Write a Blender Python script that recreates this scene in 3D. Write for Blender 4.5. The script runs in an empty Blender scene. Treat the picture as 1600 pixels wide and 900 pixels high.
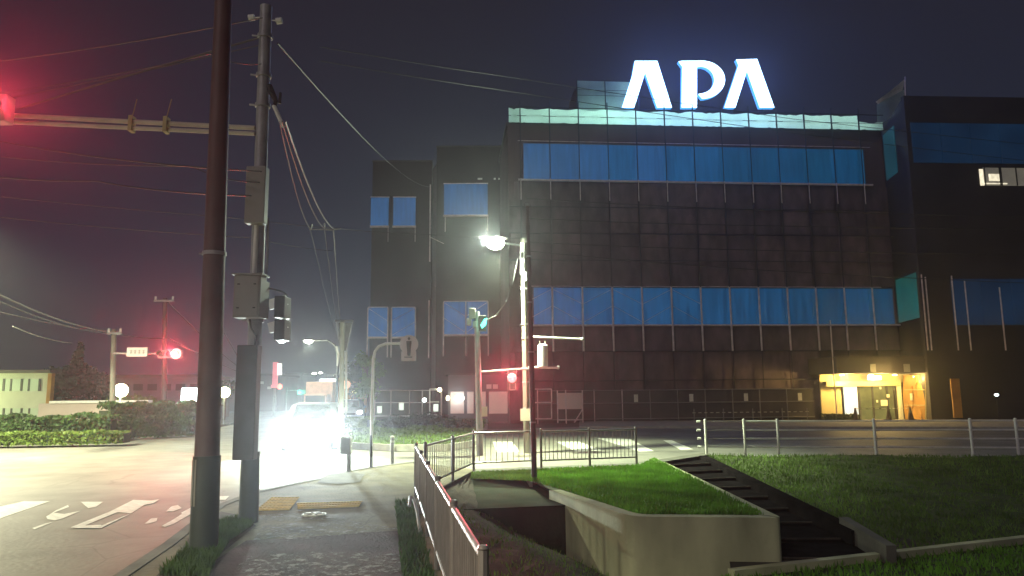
import bpy, math, random
from mathutils import Vector, Matrix
from mathutils.geometry import tessellate_polygon
random.seed(7)
S = bpy.context.scene
C = S.collection
R = math.radians
PI = math.pi
# ---------------------------------------------------------------- camera
F = 1155.0
cd = bpy.data.cameras.new('camera'); cam = bpy.data.objects.new('camera', cd); C.objects.link(cam)
cd.sensor_width = 36.0; cd.lens = F/1600*36; cd.clip_end = 2000; cd.clip_start = 0.05
CAMP = Vector((0, 0, 1.6))
RM = Matrix.Rotation(R(90+8.23), 3, 'X') @ Matrix.Rotation(R(-0.5), 3, 'Z')
cam.matrix_world = Matrix.Translation(CAMP) @ RM.to_4x4()
S.camera = cam
# ---------------------------------------------------------------- world: night sky with a little city glow
w = bpy.data.worlds.new('World'); S.world = w; w.use_nodes = True
nt = w.node_tree; nt.nodes.clear()
o_ = nt.nodes.new('ShaderNodeOutputWorld')
sky = nt.nodes.new('ShaderNodeTexSky'); sky.sky_type = 'NISHITA'; sky.sun_disc = False
sky.sun_elevation = R(24); sky.sun_rotation = R(215)
b1 = nt.nodes.new('ShaderNodeBackground'); b1.inputs[1].default_value = 0.0004
nt.links.new(sky.outputs[0], b1.inputs[0])
tc = nt.nodes.new('ShaderNodeTexCoord'); sp = nt.nodes.new('ShaderNodeSeparateXYZ')
nt.links.new(tc.outputs['Generated'], sp.inputs[0])
cr = nt.nodes.new('ShaderNodeValToRGB')
cr.color_ramp.elements[0].position = 0.0; cr.color_ramp.elements[0].color = (0.020, 0.030, 0.056, 1)
cr.color_ramp.elements[1].position = 0.6; cr.color_ramp.elements[1].color = (0.019, 0.014, 0.020, 1)
e = cr.color_ramp.elements.new(0.25); e.color = (0.018, 0.021, 0.037, 1)
nt.links.new(sp.outputs['Z'], cr.inputs[0])
b2 = nt.nodes.new('ShaderNodeBackground'); b2.inputs[1].default_value = 0.9
nt.links.new(cr.outputs[0], b2.inputs[0])
ad = nt.nodes.new('ShaderNodeAddShader')
nt.links.new(b1.outputs[0], ad.inputs[0]); nt.links.new(b2.outputs[0], ad.inputs[1])
nt.links.new(ad.outputs[0], o_.inputs[0])
# added fill: very weak directional light that lifts the facade
sd = bpy.data.lights.new('facade_fill', 'SUN'); sd.energy = 0.32; sd.angle = R(10); sd.color = (1.0, 0.82, 0.86)
so = bpy.data.objects.new('facade_fill', sd); C.objects.link(so); so.rotation_euler = (R(58), 0, R(-35))
S.view_settings.view_transform = 'Standard'; S.view_settings.look = 'None'
S.view_settings.exposure = 0; S.view_settings.gamma = 1; S.view_settings.use_curve_mapping = False
S.render.engine = 'CYCLES'
S.cycles.max_bounces = 5; S.cycles.diffuse_bounces = 2; S.cycles.volume_bounces = 0
S.cycles.transparent_max_bounces = 12; S.cycles.use_denoising = True
S.cycles.sample_clamp_indirect = 2.0; S.cycles.volume_step_rate = 4

# ---------------------------------------------------------------- helpers
def ray(px, py):
    return RM @ Vector(((px-800)/F, (450-py)/F, -1))
def at(px, py, Y=None, z=None):
    d = ray(px, py)
    t = Y/d.y if Y is not None else (z-CAMP.z)/d.z
    return CAMP + d*t
def G(px, py, z=0.0):
    return at(px, py, z=z)

def new_mat(name):
    m = bpy.data.materials.new(name); m.use_nodes = True
    return m, m.node_tree, m.node_tree.nodes['Principled BSDF']
def mat(name, c, rough=0.7, metal=0.0, var=0.25, scale=3.0, bump=0.0, c2=None, alpha=None, spec=None, detail=5, stretch=None, trans=0):
    m, t, p = new_mat(name)
    N = t.nodes; L = t.links
    p.inputs['Roughness'].default_value = rough; p.inputs['Metallic'].default_value = metal
    if spec is not None: p.inputs['Specular IOR Level'].default_value = spec
    co = N.new('ShaderNodeTexCoord'); no = N.new('ShaderNodeTexNoise')
    no.inputs['Scale'].default_value = scale; no.inputs['Detail'].default_value = detail
    if stretch:
        mp = N.new('ShaderNodeMapping'); mp.inputs['Scale'].default_value = stretch
        L.new(co.outputs['Object'], mp.inputs[0]); L.new(mp.outputs[0], no.inputs['Vector'])
    else: L.new(co.outputs['Object'], no.inputs['Vector'])
    rp = N.new('ShaderNodeValToRGB')
    a = tuple(x*(1-var) for x in c); b = c2 or tuple(min(1, x*(1+var)) for x in c)
    rp.color_ramp.elements[0].position = 0.3; rp.color_ramp.elements[0].color = (*a, 1)
    rp.color_ramp.elements[1].position = 0.7; rp.color_ramp.elements[1].color = (*b, 1)
    L.new(no.outputs['Fac'], rp.inputs[0]); L.new(rp.outputs[0], p.inputs['Base Color'])
    if bump:
        bp = N.new('ShaderNodeBump'); bp.inputs['Strength'].default_value = bump; bp.inputs['Distance'].default_value = 0.02
        n2 = N.new('ShaderNodeTexNoise'); n2.inputs['Scale'].default_value = scale*12; n2.inputs['Detail'].default_value = 4
        L.new(co.outputs['Object'], n2.inputs['Vector'])
        L.new(n2.outputs['Fac'], bp.inputs['Height']); L.new(bp.outputs[0], p.inputs['Normal'])
    if trans or alpha is not None:
        out = N['Material Output']; last = p.outputs[0]
        if trans:
            tr = N.new('ShaderNodeBsdfTranslucent'); L.new(rp.outputs[0], tr.inputs[0])
            mx = N.new('ShaderNodeMixShader'); mx.inputs[0].default_value = trans
            L.new(last, mx.inputs[1]); L.new(tr.outputs[0], mx.inputs[2]); last = mx.outputs[0]
        if alpha is not None:
            tp = N.new('ShaderNodeBsdfTransparent'); mx = N.new('ShaderNodeMixShader'); mx.inputs[0].default_value = alpha
            L.new(tp.outputs[0], mx.inputs[1]); L.new(last, mx.inputs[2]); last = mx.outputs[0]
        L.new(last, out.inputs[0])
    return m
def emit(name, c, s, base=(0.5, 0.5, 0.5), var=0.0, scale=2.0, rough=0.5):
    m, t, p = new_mat(name)
    p.inputs['Base Color'].default_value = (*base, 1); p.inputs['Roughness'].default_value = rough
    p.inputs['Emission Color'].default_value = (*c, 1); p.inputs['Emission Strength'].default_value = s
    if var:
        N = t.nodes; L = t.links
        co = N.new('ShaderNodeTexCoord'); no = N.new('ShaderNodeTexNoise'); no.inputs['Scale'].default_value = scale
        mp = N.new('ShaderNodeMapRange'); mp.inputs[3].default_value = s*(1-var); mp.inputs[4].default_value = s*(1+var)
        mp.inputs[1].default_value = 0.3; mp.inputs[2].default_value = 0.7
        L.new(co.outputs['Object'], no.inputs[0]); L.new(no.outputs['Fac'], mp.inputs[0]); L.new(mp.outputs[0], p.inputs['Emission Strength'])
    return m

class MB:
    def __init__(s): s.v = []; s.f = []
    def add(s, vs, fs):
        n = len(s.v); s.v += [Vector(v) for v in vs]; s.f += [tuple(i+n for i in f) for f in fs]; return s
    def box(s, c, d, rz=0, M=None):
        c = Vector(c); h = Vector(d)/2
        M = M or Matrix.Rotation(rz, 3, 'Z')
        vs = [c + M @ Vector((x*h.x, y*h.y, z*h.z)) for z in (-1, 1) for y in (-1, 1) for x in (-1, 1)]
        return s.add(vs, [(0,2,3,1),(4,5,7,6),(0,1,5,4),(2,6,7,3),(0,4,6,2),(1,3,7,5)])
    def beam(s, a, b, wd, ht=None, up=(0,0,1)):
        a = Vector(a); b = Vector(b); ht = ht or wd
        d = (b-a); l = d.length; d.normalize(); u = Vector(up)
        if abs(d.dot(u)) > 0.98: u = Vector((0, 1, 0))
        x = d.cross(u).normalized(); z = x.cross(d)
        M = Matrix((x, d, z)).transposed()
        return s.box((a+b)/2, (wd, l, ht), M=M)
    def tube(s, pts, r, n=8, cap=True):
        pts = [Vector(p) for p in pts]; rr = r if isinstance(r, (list, tuple)) else [r]*len(pts)
        vs = []; fs = []; px = None
        for i, p in enumerate(pts):
            d = (pts[min(i+1, len(pts)-1)] - pts[max(i-1, 0)]).normalized()
            if px is None:
                px = d.cross(Vector((0, 1, 0.02))).normalized() if abs(d.y) < 0.9 else d.cross(Vector((0, 0, 1))).normalized()
            px = (px - d*px.dot(d)).normalized(); py = d.cross(px)
            for k in range(n):
                a = 2*PI*k/n; vs.append(p + (px*math.cos(a) + py*math.sin(a))*rr[i])
        for i in range(len(pts)-1):
            for k in range(n):
                a = i*n+k; b = i*n+(k+1) % n; fs.append((a, b, b+n, a+n))
        if cap: fs.append(tuple(range(n-1, -1, -1))); fs.append(tuple((len(pts)-1)*n+k for k in range(n)))
        return s.add(vs, fs)
    def ball(s, c, r, n=12, m=8):
        c = Vector(c); r = r if isinstance(r, (list, tuple)) else (r, r, r); vs = []; fs = []
        for i in range(m+1):
            th = PI*i/m
            for k in range(n):
                a = 2*PI*k/n; vs.append(c+Vector((r[0]*math.sin(th)*math.cos(a), r[1]*math.sin(th)*math.sin(a), r[2]*math.cos(th))))
        for i in range(m):
            for k in range(n):
                fs.append((i*n+k, (i+1)*n+k, (i+1)*n+(k+1) % n, i*n+(k+1) % n))
        return s.add(vs, fs)
    def poly(s, pts, ext=None):      # flat polygon, optionally extruded by vector ext
        pts = [Vector(p) for p in pts]; tr = tessellate_polygon([pts]); n = len(pts)
        if ext is None: return s.add(pts, tr)
        e = Vector(ext)
        return s.add(pts+[p+e for p in pts], list(tr)+[tuple(i+n for i in reversed(t)) for t in tr]+[(i, (i+1) % n, (i+1) % n+n, i+n) for i in range(n)])
    def grid(s, a, b, nx, fn=None):   # ruled surface between polylines a and b (same count), nx rows
        vs = []; m = len(a)
        for j in range(nx+1):
            for i in range(m):
                p = Vector(a[i]).lerp(Vector(b[i]), j/nx)
                if fn: p = fn(p, i/(m-1), j/nx)
                vs.append(p)
        return s.add(vs, [(j*m+i, j*m+i+1, (j+1)*m+i+1, (j+1)*m+i) for j in range(nx) for i in range(m-1)])
    def build(s, name, m, parent=None, smooth=False, origin=None, bevel=0):
        if parent is not None:
            q = parent
            while q.parent: q = q.parent
            off = q.location.copy()
        else:
            if origin is None:
                xs = [v.x for v in s.v]; ys = [v.y for v in s.v]; zs = [v.z for v in s.v]
                origin = ((min(xs)+max(xs))/2, (min(ys)+max(ys))/2, min(zs))
            off = Vector(origin)
        me = bpy.data.meshes.new(name); me.from_pydata([v-off for v in s.v], [], s.f); me.update()
        me.materials.append(m)
        if smooth:
            me.polygons.foreach_set('use_smooth', [True]*len(me.polygons))
            try: me.set_sharp_from_angle(angle=R(40))
            except Exception: pass
        o = bpy.data.objects.new(name, me); C.objects.link(o)
        if parent is not None: o.parent = parent
        else: o.location = off
        if bevel:
            bm = o.modifiers.new('b', 'BEVEL'); bm.width = bevel; bm.segments = 2; bm.limit_method = 'ANGLE'
        return o
def tag(o, label, cat, group=None, kind=None):
    if label: o['label'] = label
    if cat: o['category'] = cat
    if group: o['group'] = group
    if kind: o['kind'] = kind
    return o
def thing(name, loc, label, cat, group=None):
    o = bpy.data.objects.new(name, None); C.objects.link(o); o.location = Vector(loc); o.empty_display_size = 0.2
    return tag(o, label, cat, group)
def struct(o): o['kind'] = 'structure'; return o
def copy_tree(o, parent=None):
    c = o.copy(); C.objects.link(c)
    if parent is not None: c.parent = parent
    for ch in list(o.children): copy_tree(ch, c)
    return c
def light(name, loc, power, color, parent=None, kind='POINT', r=0.12, rot=None, size=None, blend=0.6):
    l = bpy.data.lights.new(name, kind); l.energy = power; l.color = color
    l.shadow_soft_size = r
    if kind == 'SPOT': l.spot_size = size; l.spot_blend = blend
    o = bpy.data.objects.new(name, l); C.objects.link(o)
    if parent is not None: o.parent = parent; o.location = Vector(loc) - parent.location
    else: o.location = loc
    if rot is not None: o.rotation_euler = rot
    return o
def arc(a, b, sag, n=14):
    a = Vector(a); b = Vector(b)
    return [a.lerp(b, i/n) - Vector((0, 0, sag*4*(i/n)*(1-i/n))) for i in range(n+1)]
def rnd(a, b): return random.uniform(a, b)

# ---------------------------------------------------------------- materials
M = {}
M['asphalt'] = mat('asphalt', (0.22, 0.215, 0.19), 0.62, var=0.18, scale=1.2, bump=0.35, spec=0.4)
def cracks(m, scale=.45, width=.012, dark=.45):
    t = m.node_tree; N = t.nodes; L = t.links; p = N['Principled BSDF']; src = p.inputs['Base Color'].links[0].from_socket
    co = N.new('ShaderNodeTexCoord'); no = N.new('ShaderNodeTexNoise'); no.inputs['Scale'].default_value = 1.2; no.inputs['Detail'].default_value = 6
    mx = N.new('ShaderNodeMixRGB'); mx.inputs[0].default_value = .12; vo = N.new('ShaderNodeTexVoronoi'); vo.feature = 'DISTANCE_TO_EDGE'; vo.inputs['Scale'].default_value = scale
    L.new(co.outputs['Object'], no.inputs['Vector']); L.new(co.outputs['Object'], mx.inputs[1]); L.new(no.outputs['Color'], mx.inputs[2]); L.new(mx.outputs[0], vo.inputs['Vector'])
    mr = N.new('ShaderNodeMapRange'); mr.inputs[2].default_value = width; mr.inputs[3].default_value = dark; L.new(vo.outputs['Distance'], mr.inputs[0])
    big = N.new('ShaderNodeTexNoise'); big.inputs['Scale'].default_value = .22; big.inputs['Detail'].default_value = 8; big.inputs['Roughness'].default_value = .7; L.new(co.outputs['Object'], big.inputs['Vector'])
    m2 = N.new('ShaderNodeMapRange'); m2.inputs[1].default_value = .35; m2.inputs[2].default_value = .65; m2.inputs[3].default_value = .72; m2.inputs[4].default_value = 1.12; L.new(big.outputs['Fac'], m2.inputs[0])
    mu = N.new('ShaderNodeMath'); mu.operation = 'MULTIPLY'; L.new(mr.outputs[0], mu.inputs[0]); L.new(m2.outputs[0], mu.inputs[1])
    vm = N.new('ShaderNodeVectorMath'); vm.operation = 'SCALE'; L.new(src, vm.inputs[0]); L.new(mu.outputs[0], vm.inputs['Scale']); L.new(vm.outputs[0], p.inputs['Base Color'])
cracks(M['asphalt'], width=.006, dark=.72)
M['asphalt_dark'] = mat('dark_asphalt', (0.075, 0.072, 0.065), 0.7, var=0.25, scale=0.8, bump=0.35, spec=0.35)
M['pave'] = mat('pavement_asphalt', (0.17, 0.15, 0.105), 0.85, var=0.3, scale=1.6, bump=0.9, spec=0.12)  # paler base tone holds the lamplight on the farther paving
M['paint'] = mat('road_paint', (0.75, 0.75, 0.70), 0.6, var=0.2, scale=9, bump=0.2)
M['tactile'] = mat('tactile_paving', (0.62, 0.40, 0.06), 0.7, var=0.25, scale=6)
M['concrete'] = mat('concrete', (0.44, 0.45, 0.29), 0.85, var=0.35, scale=1.6, stretch=(1, 1, .35), bump=0.3)
M['concrete_dark'] = mat('weathered_concrete', (0.13, 0.125, 0.11), 0.9, var=0.35, scale=1.5, bump=0.4)
M['kerb'] = mat('kerb_concrete', (0.33, 0.32, 0.28), 0.85, var=0.2, scale=4, bump=0.2)
cracks(M['pave'], .9, .01, .6)
M['mossy'] = mat('mossy_concrete', (0.026, 0.034, 0.020), 0.95, var=0.4, scale=2, bump=0.5, spec=0.1)
M['pave_near'] = mat('dimmed_reddish_asphalt', (0.062, 0.040, 0.046), 0.9, var=0.45, scale=2.3, bump=0.9, spec=0.12)  # reddish worn asphalt, darkened further for the dim light near the camera
M['arm'] = mat('cream_arm_paint', (0.55, 0.5, 0.42), 0.5, var=0.15, scale=4)
M['wall_cream'] = mat('pale_green_cream_wall', (0.55, 0.56, 0.46), 0.85, var=0.12, scale=1, bump=0.1)
M['dark_path'] = mat('dark_path', (0.06, 0.055, 0.048), 0.9, var=0.4, scale=3, bump=0.5)
M['gravel'] = mat('pale_gravel', (0.26, 0.25, 0.25), 0.9, var=0.35, scale=8, bump=0.8, alpha=1)
_t = M['gravel'].node_tree; _n = _t.nodes.new('ShaderNodeTexNoise'); _n.inputs['Scale'].default_value = 7; _n.inputs['Detail'].default_value = 9; _n.inputs['Roughness'].default_value = .8
_r = _t.nodes.new('ShaderNodeMapRange'); _r.inputs[1].default_value = .46; _r.inputs[2].default_value = .58; _r.inputs[4].default_value = .85
_c = _t.nodes.new('ShaderNodeTexCoord'); _t.links.new(_c.outputs['Object'], _n.inputs['Vector']); _t.links.new(_n.outputs['Fac'], _r.inputs[0])
for _x in _t.nodes:
    if _x.type == 'MIX_SHADER': _t.links.new(_r.outputs[0], _x.inputs[0])
M['dark_stone'] = mat('dark_stone', (0.014, 0.012, 0.014), 1.0, var=0.5, scale=4, bump=0.5, spec=0.0)
M['soil'] = mat('soil', (0.06, 0.045, 0.035), 1.0, var=0.5, scale=3, bump=1.0)
M['grass_floor'] = mat('grass_floor', (0.055, 0.075, 0.025), 1.0, var=0.5, scale=2.5, bump=1.0)
M['grass'] = mat('grass_blades', (0.14, 0.31, 0.035), 0.7, var=0.45, scale=1.4, trans=0.3)
M['grass_dry'] = mat('dry_grass_blades', (0.12, 0.20, 0.042), 0.8, var=0.5, scale=1.2, trans=0.3)
M['leaf'] = mat('leaves', (0.05, 0.10, 0.025), 0.6, var=0.5, scale=1.5, trans=0.3)
M['leaf_dark'] = mat('dark_leaves', (0.035, 0.055, 0.025), 0.7, var=0.5, scale=1.5, trans=0.2)
M['leaf_bright'] = mat('bright_leaves', (0.12, 0.19, 0.03), 0.6, var=0.4, scale=2, trans=0.35)
M['bark'] = mat('bark', (0.10, 0.065, 0.04), 0.9, var=0.4, scale=6, bump=0.8)
M['pole_brown'] = mat('brown_painted_steel', (0.10, 0.062, 0.062), 0.55, var=0.2, scale=2.5, bump=0.15)
M['pole_dark'] = mat('dark_pole_sheet', (0.035, 0.045, 0.04), 0.5, var=0.15, scale=3)
M['galv'] = mat('galvanised_steel', (0.33, 0.33, 0.34), 0.5, metal=0.25, var=0.2, scale=5)
M['pole_conc'] = mat('pole_concrete', (0.17, 0.17, 0.14), 0.8, var=0.15, scale=3, bump=0.2)
M['grey_box'] = mat('grey_cabinet_paint', (0.26, 0.255, 0.235), 0.55, var=0.1, scale=3)
M['dark_metal'] = mat('dark_metal', (0.05, 0.048, 0.048), 0.5, metal=0.3, var=0.2, scale=4)
M['fence'] = mat('grey_fence_paint', (0.24, 0.215, 0.23), 0.35, metal=0.4, var=0.15, scale=6)
M['white_pipe'] = mat('white_pipe_paint', (0.78, 0.78, 0.74), 0.5, var=0.12, scale=5)
M['white_sign'] = mat('white_sign_face', (0.7, 0.62, 0.6), 0.5, var=0.06, scale=3)
M['black'] = mat('black_paint', (0.02, 0.02, 0.02), 0.6, var=0.1)
M['cable'] = mat('cable_sheath', (0.05, 0.05, 0.05), 0.5, var=0.1)
M['cable_pale'] = mat('worn_grey_cable', (0.12, 0.115, 0.115), 0.5, var=0.2)
M['clad'] = mat('dark_cladding', (0.11, 0.075, 0.078), 0.8, var=0.3, scale=0.35, stretch=(1, 1, 0.4))
M['clad_dark'] = mat('darker_cladding', (0.05, 0.042, 0.042), 0.8, var=0.3, scale=0.3)
M['net'] = mat('pale_netting', (0.60, 0.72, 0.66), 0.8, var=0.12, scale=0.8, trans=0.55)
for _k, _c in enumerate(((.125, .092, .100), (.105, .078, .088), (.142, .102, .106))):
    M['fnet%d' % _k] = mat('dark_facade_netting', _c, 0.85, var=0.4, scale=1.6, bump=0.5, stretch=(1, 1, .5), detail=8)
M['net_dark'] = mat('thin_netting', (0.5, 0.62, 0.56), 0.9, var=0.2, scale=0.8, trans=0.5, alpha=0.8)
M['scaff'] = mat('lit_scaffold_tube', (0.75, 0.66, 0.64), 0.45, metal=0.2, var=0.2, scale=3)  # pale pinkish tone carries the red and lamp light on the tubes
M['scaff_dark'] = mat('shaded_scaffold_tube', (0.035, 0.035, 0.04), 0.6, var=0.2, scale=3)  # same tubes with shade put into the colour
M['sheet_blue'] = emit('glowing_blue_glass', (0.018, 0.12, 0.31), 0.66, (0.02, 0.08, 0.18), var=0.22, scale=0.5, rough=0.3)  # blue panes glow on their own at low strength
for _k, (_f, _s) in enumerate(((.66, (.030, .105, .27)), (.62, (.022, .105, .28)), (.58, (.012, .105, .27)), (.50, (.010, .102, .26)), (.43, (.008, .102, .25)), (.38, (.008, .106, .24)))):
    _m = emit('glowing_blue_glass', _s, _f, (0.02, 0.08, 0.18), var=0.38, scale=1.0, rough=0.3); M['blue%d' % _k] = _m
    _t = _m.node_tree; _n = [x for x in _t.nodes if x.type == 'TEX_NOISE'][0]; _n.inputs['Detail'].default_value = 6
    _p = _t.nodes.new('ShaderNodeMapping'); _p.inputs['Scale'].default_value = (5, 5, .5); _p.inputs['Location'].default_value = (_k*7, 0, 0)
    _c = [x for x in _t.nodes if x.type == 'TEX_COORD'][0]; _t.links.new(_c.outputs['Object'], _p.inputs[0]); _t.links.new(_p.outputs[0], _n.inputs['Vector'])
M['sheet_blue_dim'] = emit('dim_blue_glass', (0.02, 0.10, 0.24), 0.12, (0.02, 0.05, 0.12), var=0.35, scale=0.4, rough=0.3)
M['sheet_teal'] = emit('glowing_teal_glass', (0.005, 0.21, 0.19), 0.27, (0.02, 0.10, 0.1), var=0.4, scale=0.5, rough=0.3)  # teal panes glow on their own like the blue ones
M['sheet_teal_dim'] = emit('dim_teal_glass', (0.02, 0.11, 0.16), 0.30, (0.02, 0.10, 0.1), var=0.3, scale=0.5, rough=0.3)
M['glass'] = mat('dark_glass', (0.03, 0.04, 0.035), 0.1, var=0.1, spec=0.8)
M['glass_green'] = emit('lobby_glass', (0.35, 0.36, 0.12), 0.28, (0.05, 0.06, 0.04), var=0.5, scale=1.5, rough=0.15)
M['wall_yellow'] = mat('cream_wall', (0.42, 0.36, 0.20), 0.85, var=0.15, scale=1, bump=0.1)
M['wall_pale'] = mat('pale_render', (0.5, 0.42, 0.38), 0.85, var=0.12, scale=0.6)
M['wall_grey'] = mat('grey_render', (0.16, 0.15, 0.15), 0.9, var=0.2, scale=0.4)
M['roof'] = mat('roof_sheet', (0.09, 0.08, 0.075), 0.7, var=0.2, scale=1)
M['tarp_brown'] = mat('brown_tarp', (0.50, 0.27, 0.08), 0.7, var=0.25, scale=1.2, bump=0.5, trans=0.25)
M['ply'] = mat('hoarding_panel', (0.10, 0.085, 0.075), 0.8, var=0.3, scale=0.6)
M['board_pink'] = mat('pale_board', (0.75, 0.60, 0.52), 0.6, var=0.1, scale=1)
M['curtain'] = emit('lit_blind', (0.5, 0.30, 0.24), 0.42, (0.5, 0.42, 0.38), var=0.15, scale=1.2)
M['letter'] = emit('sign_letter_face', (0.50, 0.78, 1.0), 4.0, (0.8, 0.8, 0.8))
M['letter_side'] = emit('sign_letter_return', (0.10, 0.45, 0.9), 1.2, (0.2, 0.3, 0.6))
M['lamp_white'] = emit('lamp_glass_white', (0.92, 1.0, 0.72), 30.0)
M['lamp_warm'] = emit('lamp_glass_warm', (1.0, 0.95, 0.55), 18.0)
M['lamp_cool'] = emit('lamp_glass_cool', (0.85, 1.0, 1.0), 12.0)
M['red'] = emit('red_signal_lens', (1.0, 0.10, 0.11), 4.5)
M['red_core'] = emit('red_signal_led', (1.0, 0.32, 0.30), 2.2)
M['green'] = emit('green_signal_lens', (0.05, 1.0, 0.65), 5.0)
M['lens_off'] = mat('unlit_lens', (0.04, 0.05, 0.04), 0.25, var=0.1)
M['head'] = emit('headlight_glass', (0.9, 1.0, 1.0), 90.0)
M['car'] = mat('car_paint', (0.35, 0.37, 0.38), 0.3, metal=0.3, var=0.04)
M['rubber'] = mat('rubber', (0.02, 0.02, 0.02), 0.8, var=0.1)
M['screen_w'] = emit('lit_poster', (0.9, 1.0, 0.85), 1.0)
M['screen_b'] = emit('lit_blue_poster', (0.45, 0.72, 0.95), 0.75)
M['win_warm'] = emit('lit_window', (0.95, 0.85, 0.6), 1.1, var=0.3, scale=3)
M['win_dim'] = emit('dim_lit_window', (0.40, 0.36, 0.22), 0.16, var=0.3, scale=2)
M['house_win'] = emit('house_window', (0.36, 0.55, 0.26), 0.5, (0.3, 0.3, 0.25), var=0.2, scale=1)
M['notice'] = mat('paper_notice', (0.8, 0.78, 0.6), 0.7, var=0.05)
M['bill'] = emit('backlit_billboard', (0.85, 1.0, 0.85), 2.5)
M['redsign'] = emit('red_lit_sign', (0.8, 0.08, 0.14), 0.8)
M['whitesign'] = emit('white_lit_sign', (1.0, 0.95, 0.85), 2.2)
M['orange_round'] = emit('orange_lit_sign', (0.9, 0.45, 0.25), 0.9)
M['truck'] = mat('truck_panel', (0.8, 0.48, 0.38), 0.5, var=0.12)  # orange light falling on the truck is put into the panel colour
M['tail'] = emit('tail_lamp', (1.0, 0.12, 0.08), 3)
M['cone'] = mat('dark_cone_plastic', (0.10, 0.06, 0.03), 0.6, var=0.2)
M['cone_bar'] = mat('striped_bar', (0.6, 0.58, 0.45), 0.6, var=0.05)
# ---------------------------------------------------------------- ground sheets
RZ = -0.10   # road level; pavement at 0
# railing line
RL_far = at(650, 697, z=0.8); RL_far.z = 0
_n = at(775, 900, z=0.8); _n.z = 0
dR = (_n-RL_far).normalized()
RL_near = RL_far + dR*((RL_far.y+4)/abs(dR.y))
FC = at(740, 676, z=0.8); FC.z = 0          # fence corner
FD = at(836, 673.5, z=0.8); FD.z = 0
FE = at(845, 673.5, z=0.8); FE.z = 0
FF = at(993, 670, z=0.8); FF.z = 0
PA = G(1104, 709); PZ = G(1594, 711)         # white pipe rail
dP = (PZ-PA).normalized(); PE = PZ + dP*25
ST_L = G(1035, 716); ST_R = G(1095, 713)     # stairs top
ZF = -0.56                                   # basin floor
kL = [G(190, 900), G(265, 850), G(300, 822), G(345, 790), G(400, 769), G(455, 757), G(500, 748), G(540, 737), G(585, 730), G(613, 726), G(647, 722)]
basin = [RL_near, RL_far, FC + Vector((0, -0.12, 0)), FE + Vector((0, -0.12, 0)), FF + Vector((0, -0.12, 0)), ST_L, ST_R, PA + Vector((0, -0.15, 0)), PE + Vector((0, -0.15, 0)), Vector((PE.x, -4, 0))]
basin = [Vector((p.x, p.y, 0)) for p in basin]
d0 = (kL[0]-kL[1]).normalized()
kNear = kL[0] + d0*6; kNear.z = 0
GZ = -0.14
def flat(pts, z): return [Vector((p[0], p[1], z)) for p in pts]
mb = MB()
outer = flat([(-900, -60), (900, -60), (900, 900), (-900, 900)], GZ)
hole = flat([(p.x, p.y) for p in basin], GZ)
tr = tessellate_polygon([outer, hole]); mb.add(outer+hole, tr)
o = struct(mb.build('ground', M['asphalt_dark'], origin=(0, 0, GZ)))
# main road and junction
roadp = flat([(kNear.x, kNear.y)] + [(p.x, p.y) for p in kL] + [(FC.x, FC.y+0.35), (FD.x, FD.y+0.35), (FF.x, FF.y+0.35), (PA.x, PA.y+0.3), (PE.x, PE.y+0.3)], RZ)
far = [G(1700, 665), G(900, 664), G(760, 668), G(740, 694), G(700, 700), G(620, 701), G(545, 697), G(530, 690), G(527, 665), G(522, 640), G(515, 628), G(395, 628), G(392, 645), G(370, 660), G(300, 673), G(180, 682), G(0, 690), G(-300, 692), G(-600, 690)]
road_all = roadp + flat([(p.x, p.y) for p in far], RZ) + [Vector((-60, -4, RZ)), Vector((kNear.x-0.5, -4, RZ))]
mb = MB(); mb.poly(road_all)
struct(mb.build('road', M['asphalt'], origin=(0, 0, RZ)))
# pavement on the camera side
pv = [kNear] + kL + [Vector((FC.x-0.05, FC.y+0.3, 0)), FC + Vector((0, -0.1, 0)), RL_far + Vector((0.1, -0.1, 0)), RL_near + Vector((0.1, 0, 0))]
mb = MB(); mb.poly(flat([(p.x, p.y) for p in pv], 0.0), (0, 0, -0.13))
struct(mb.build('pavement', M['pave'], origin=(0, 0, 0)))
# concrete edge strip under the cross fence
mb = MB()
for a, b in ((FC, FF), (FF, PA)):
    a = Vector(a); b = Vector(b)
    mb.add([a+Vector((0, .3, .004)), b+Vector((0, .3, .004)), b+Vector((0, -.3, .004)), a+Vector((0, -.3, .004)),
            a+Vector((0, .3, -.13)), b+Vector((0, .3, -.13)), b+Vector((0, -.3, -.5)), a+Vector((0, -.3, -.5))],
           [(0, 3, 2, 1), (0, 1, 5, 4), (3, 7, 6, 2), (4, 5, 6, 7), (0, 4, 7, 3), (1, 2, 6, 5)])
struct(mb.build('kerb', M['concrete_dark'], origin=FC))
# kerb stones along the pavement
mb = MB()
pts = [kNear] + kL
for a, b in zip(pts, pts[1:]):
    mb.beam(a+Vector((0, 0, -0.055)), b+Vector((0, 0, -0.055)), 0.14, 0.13)
struct(mb.build('kerb', M['concrete_dark'], origin=kL[4]))
# verge of soil around the pole feet
mb = MB(); pts = [G(240, 905), G(275, 870), G(300, 835), G(345, 800), G(372, 805), G(400, 822), G(375, 842), G(340, 870), G(330, 905)]
mb.poly([p+Vector((0, 0, .006)) for p in pts]); struct(mb.build('verge', M['soil'], origin=pts[0]))
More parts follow.
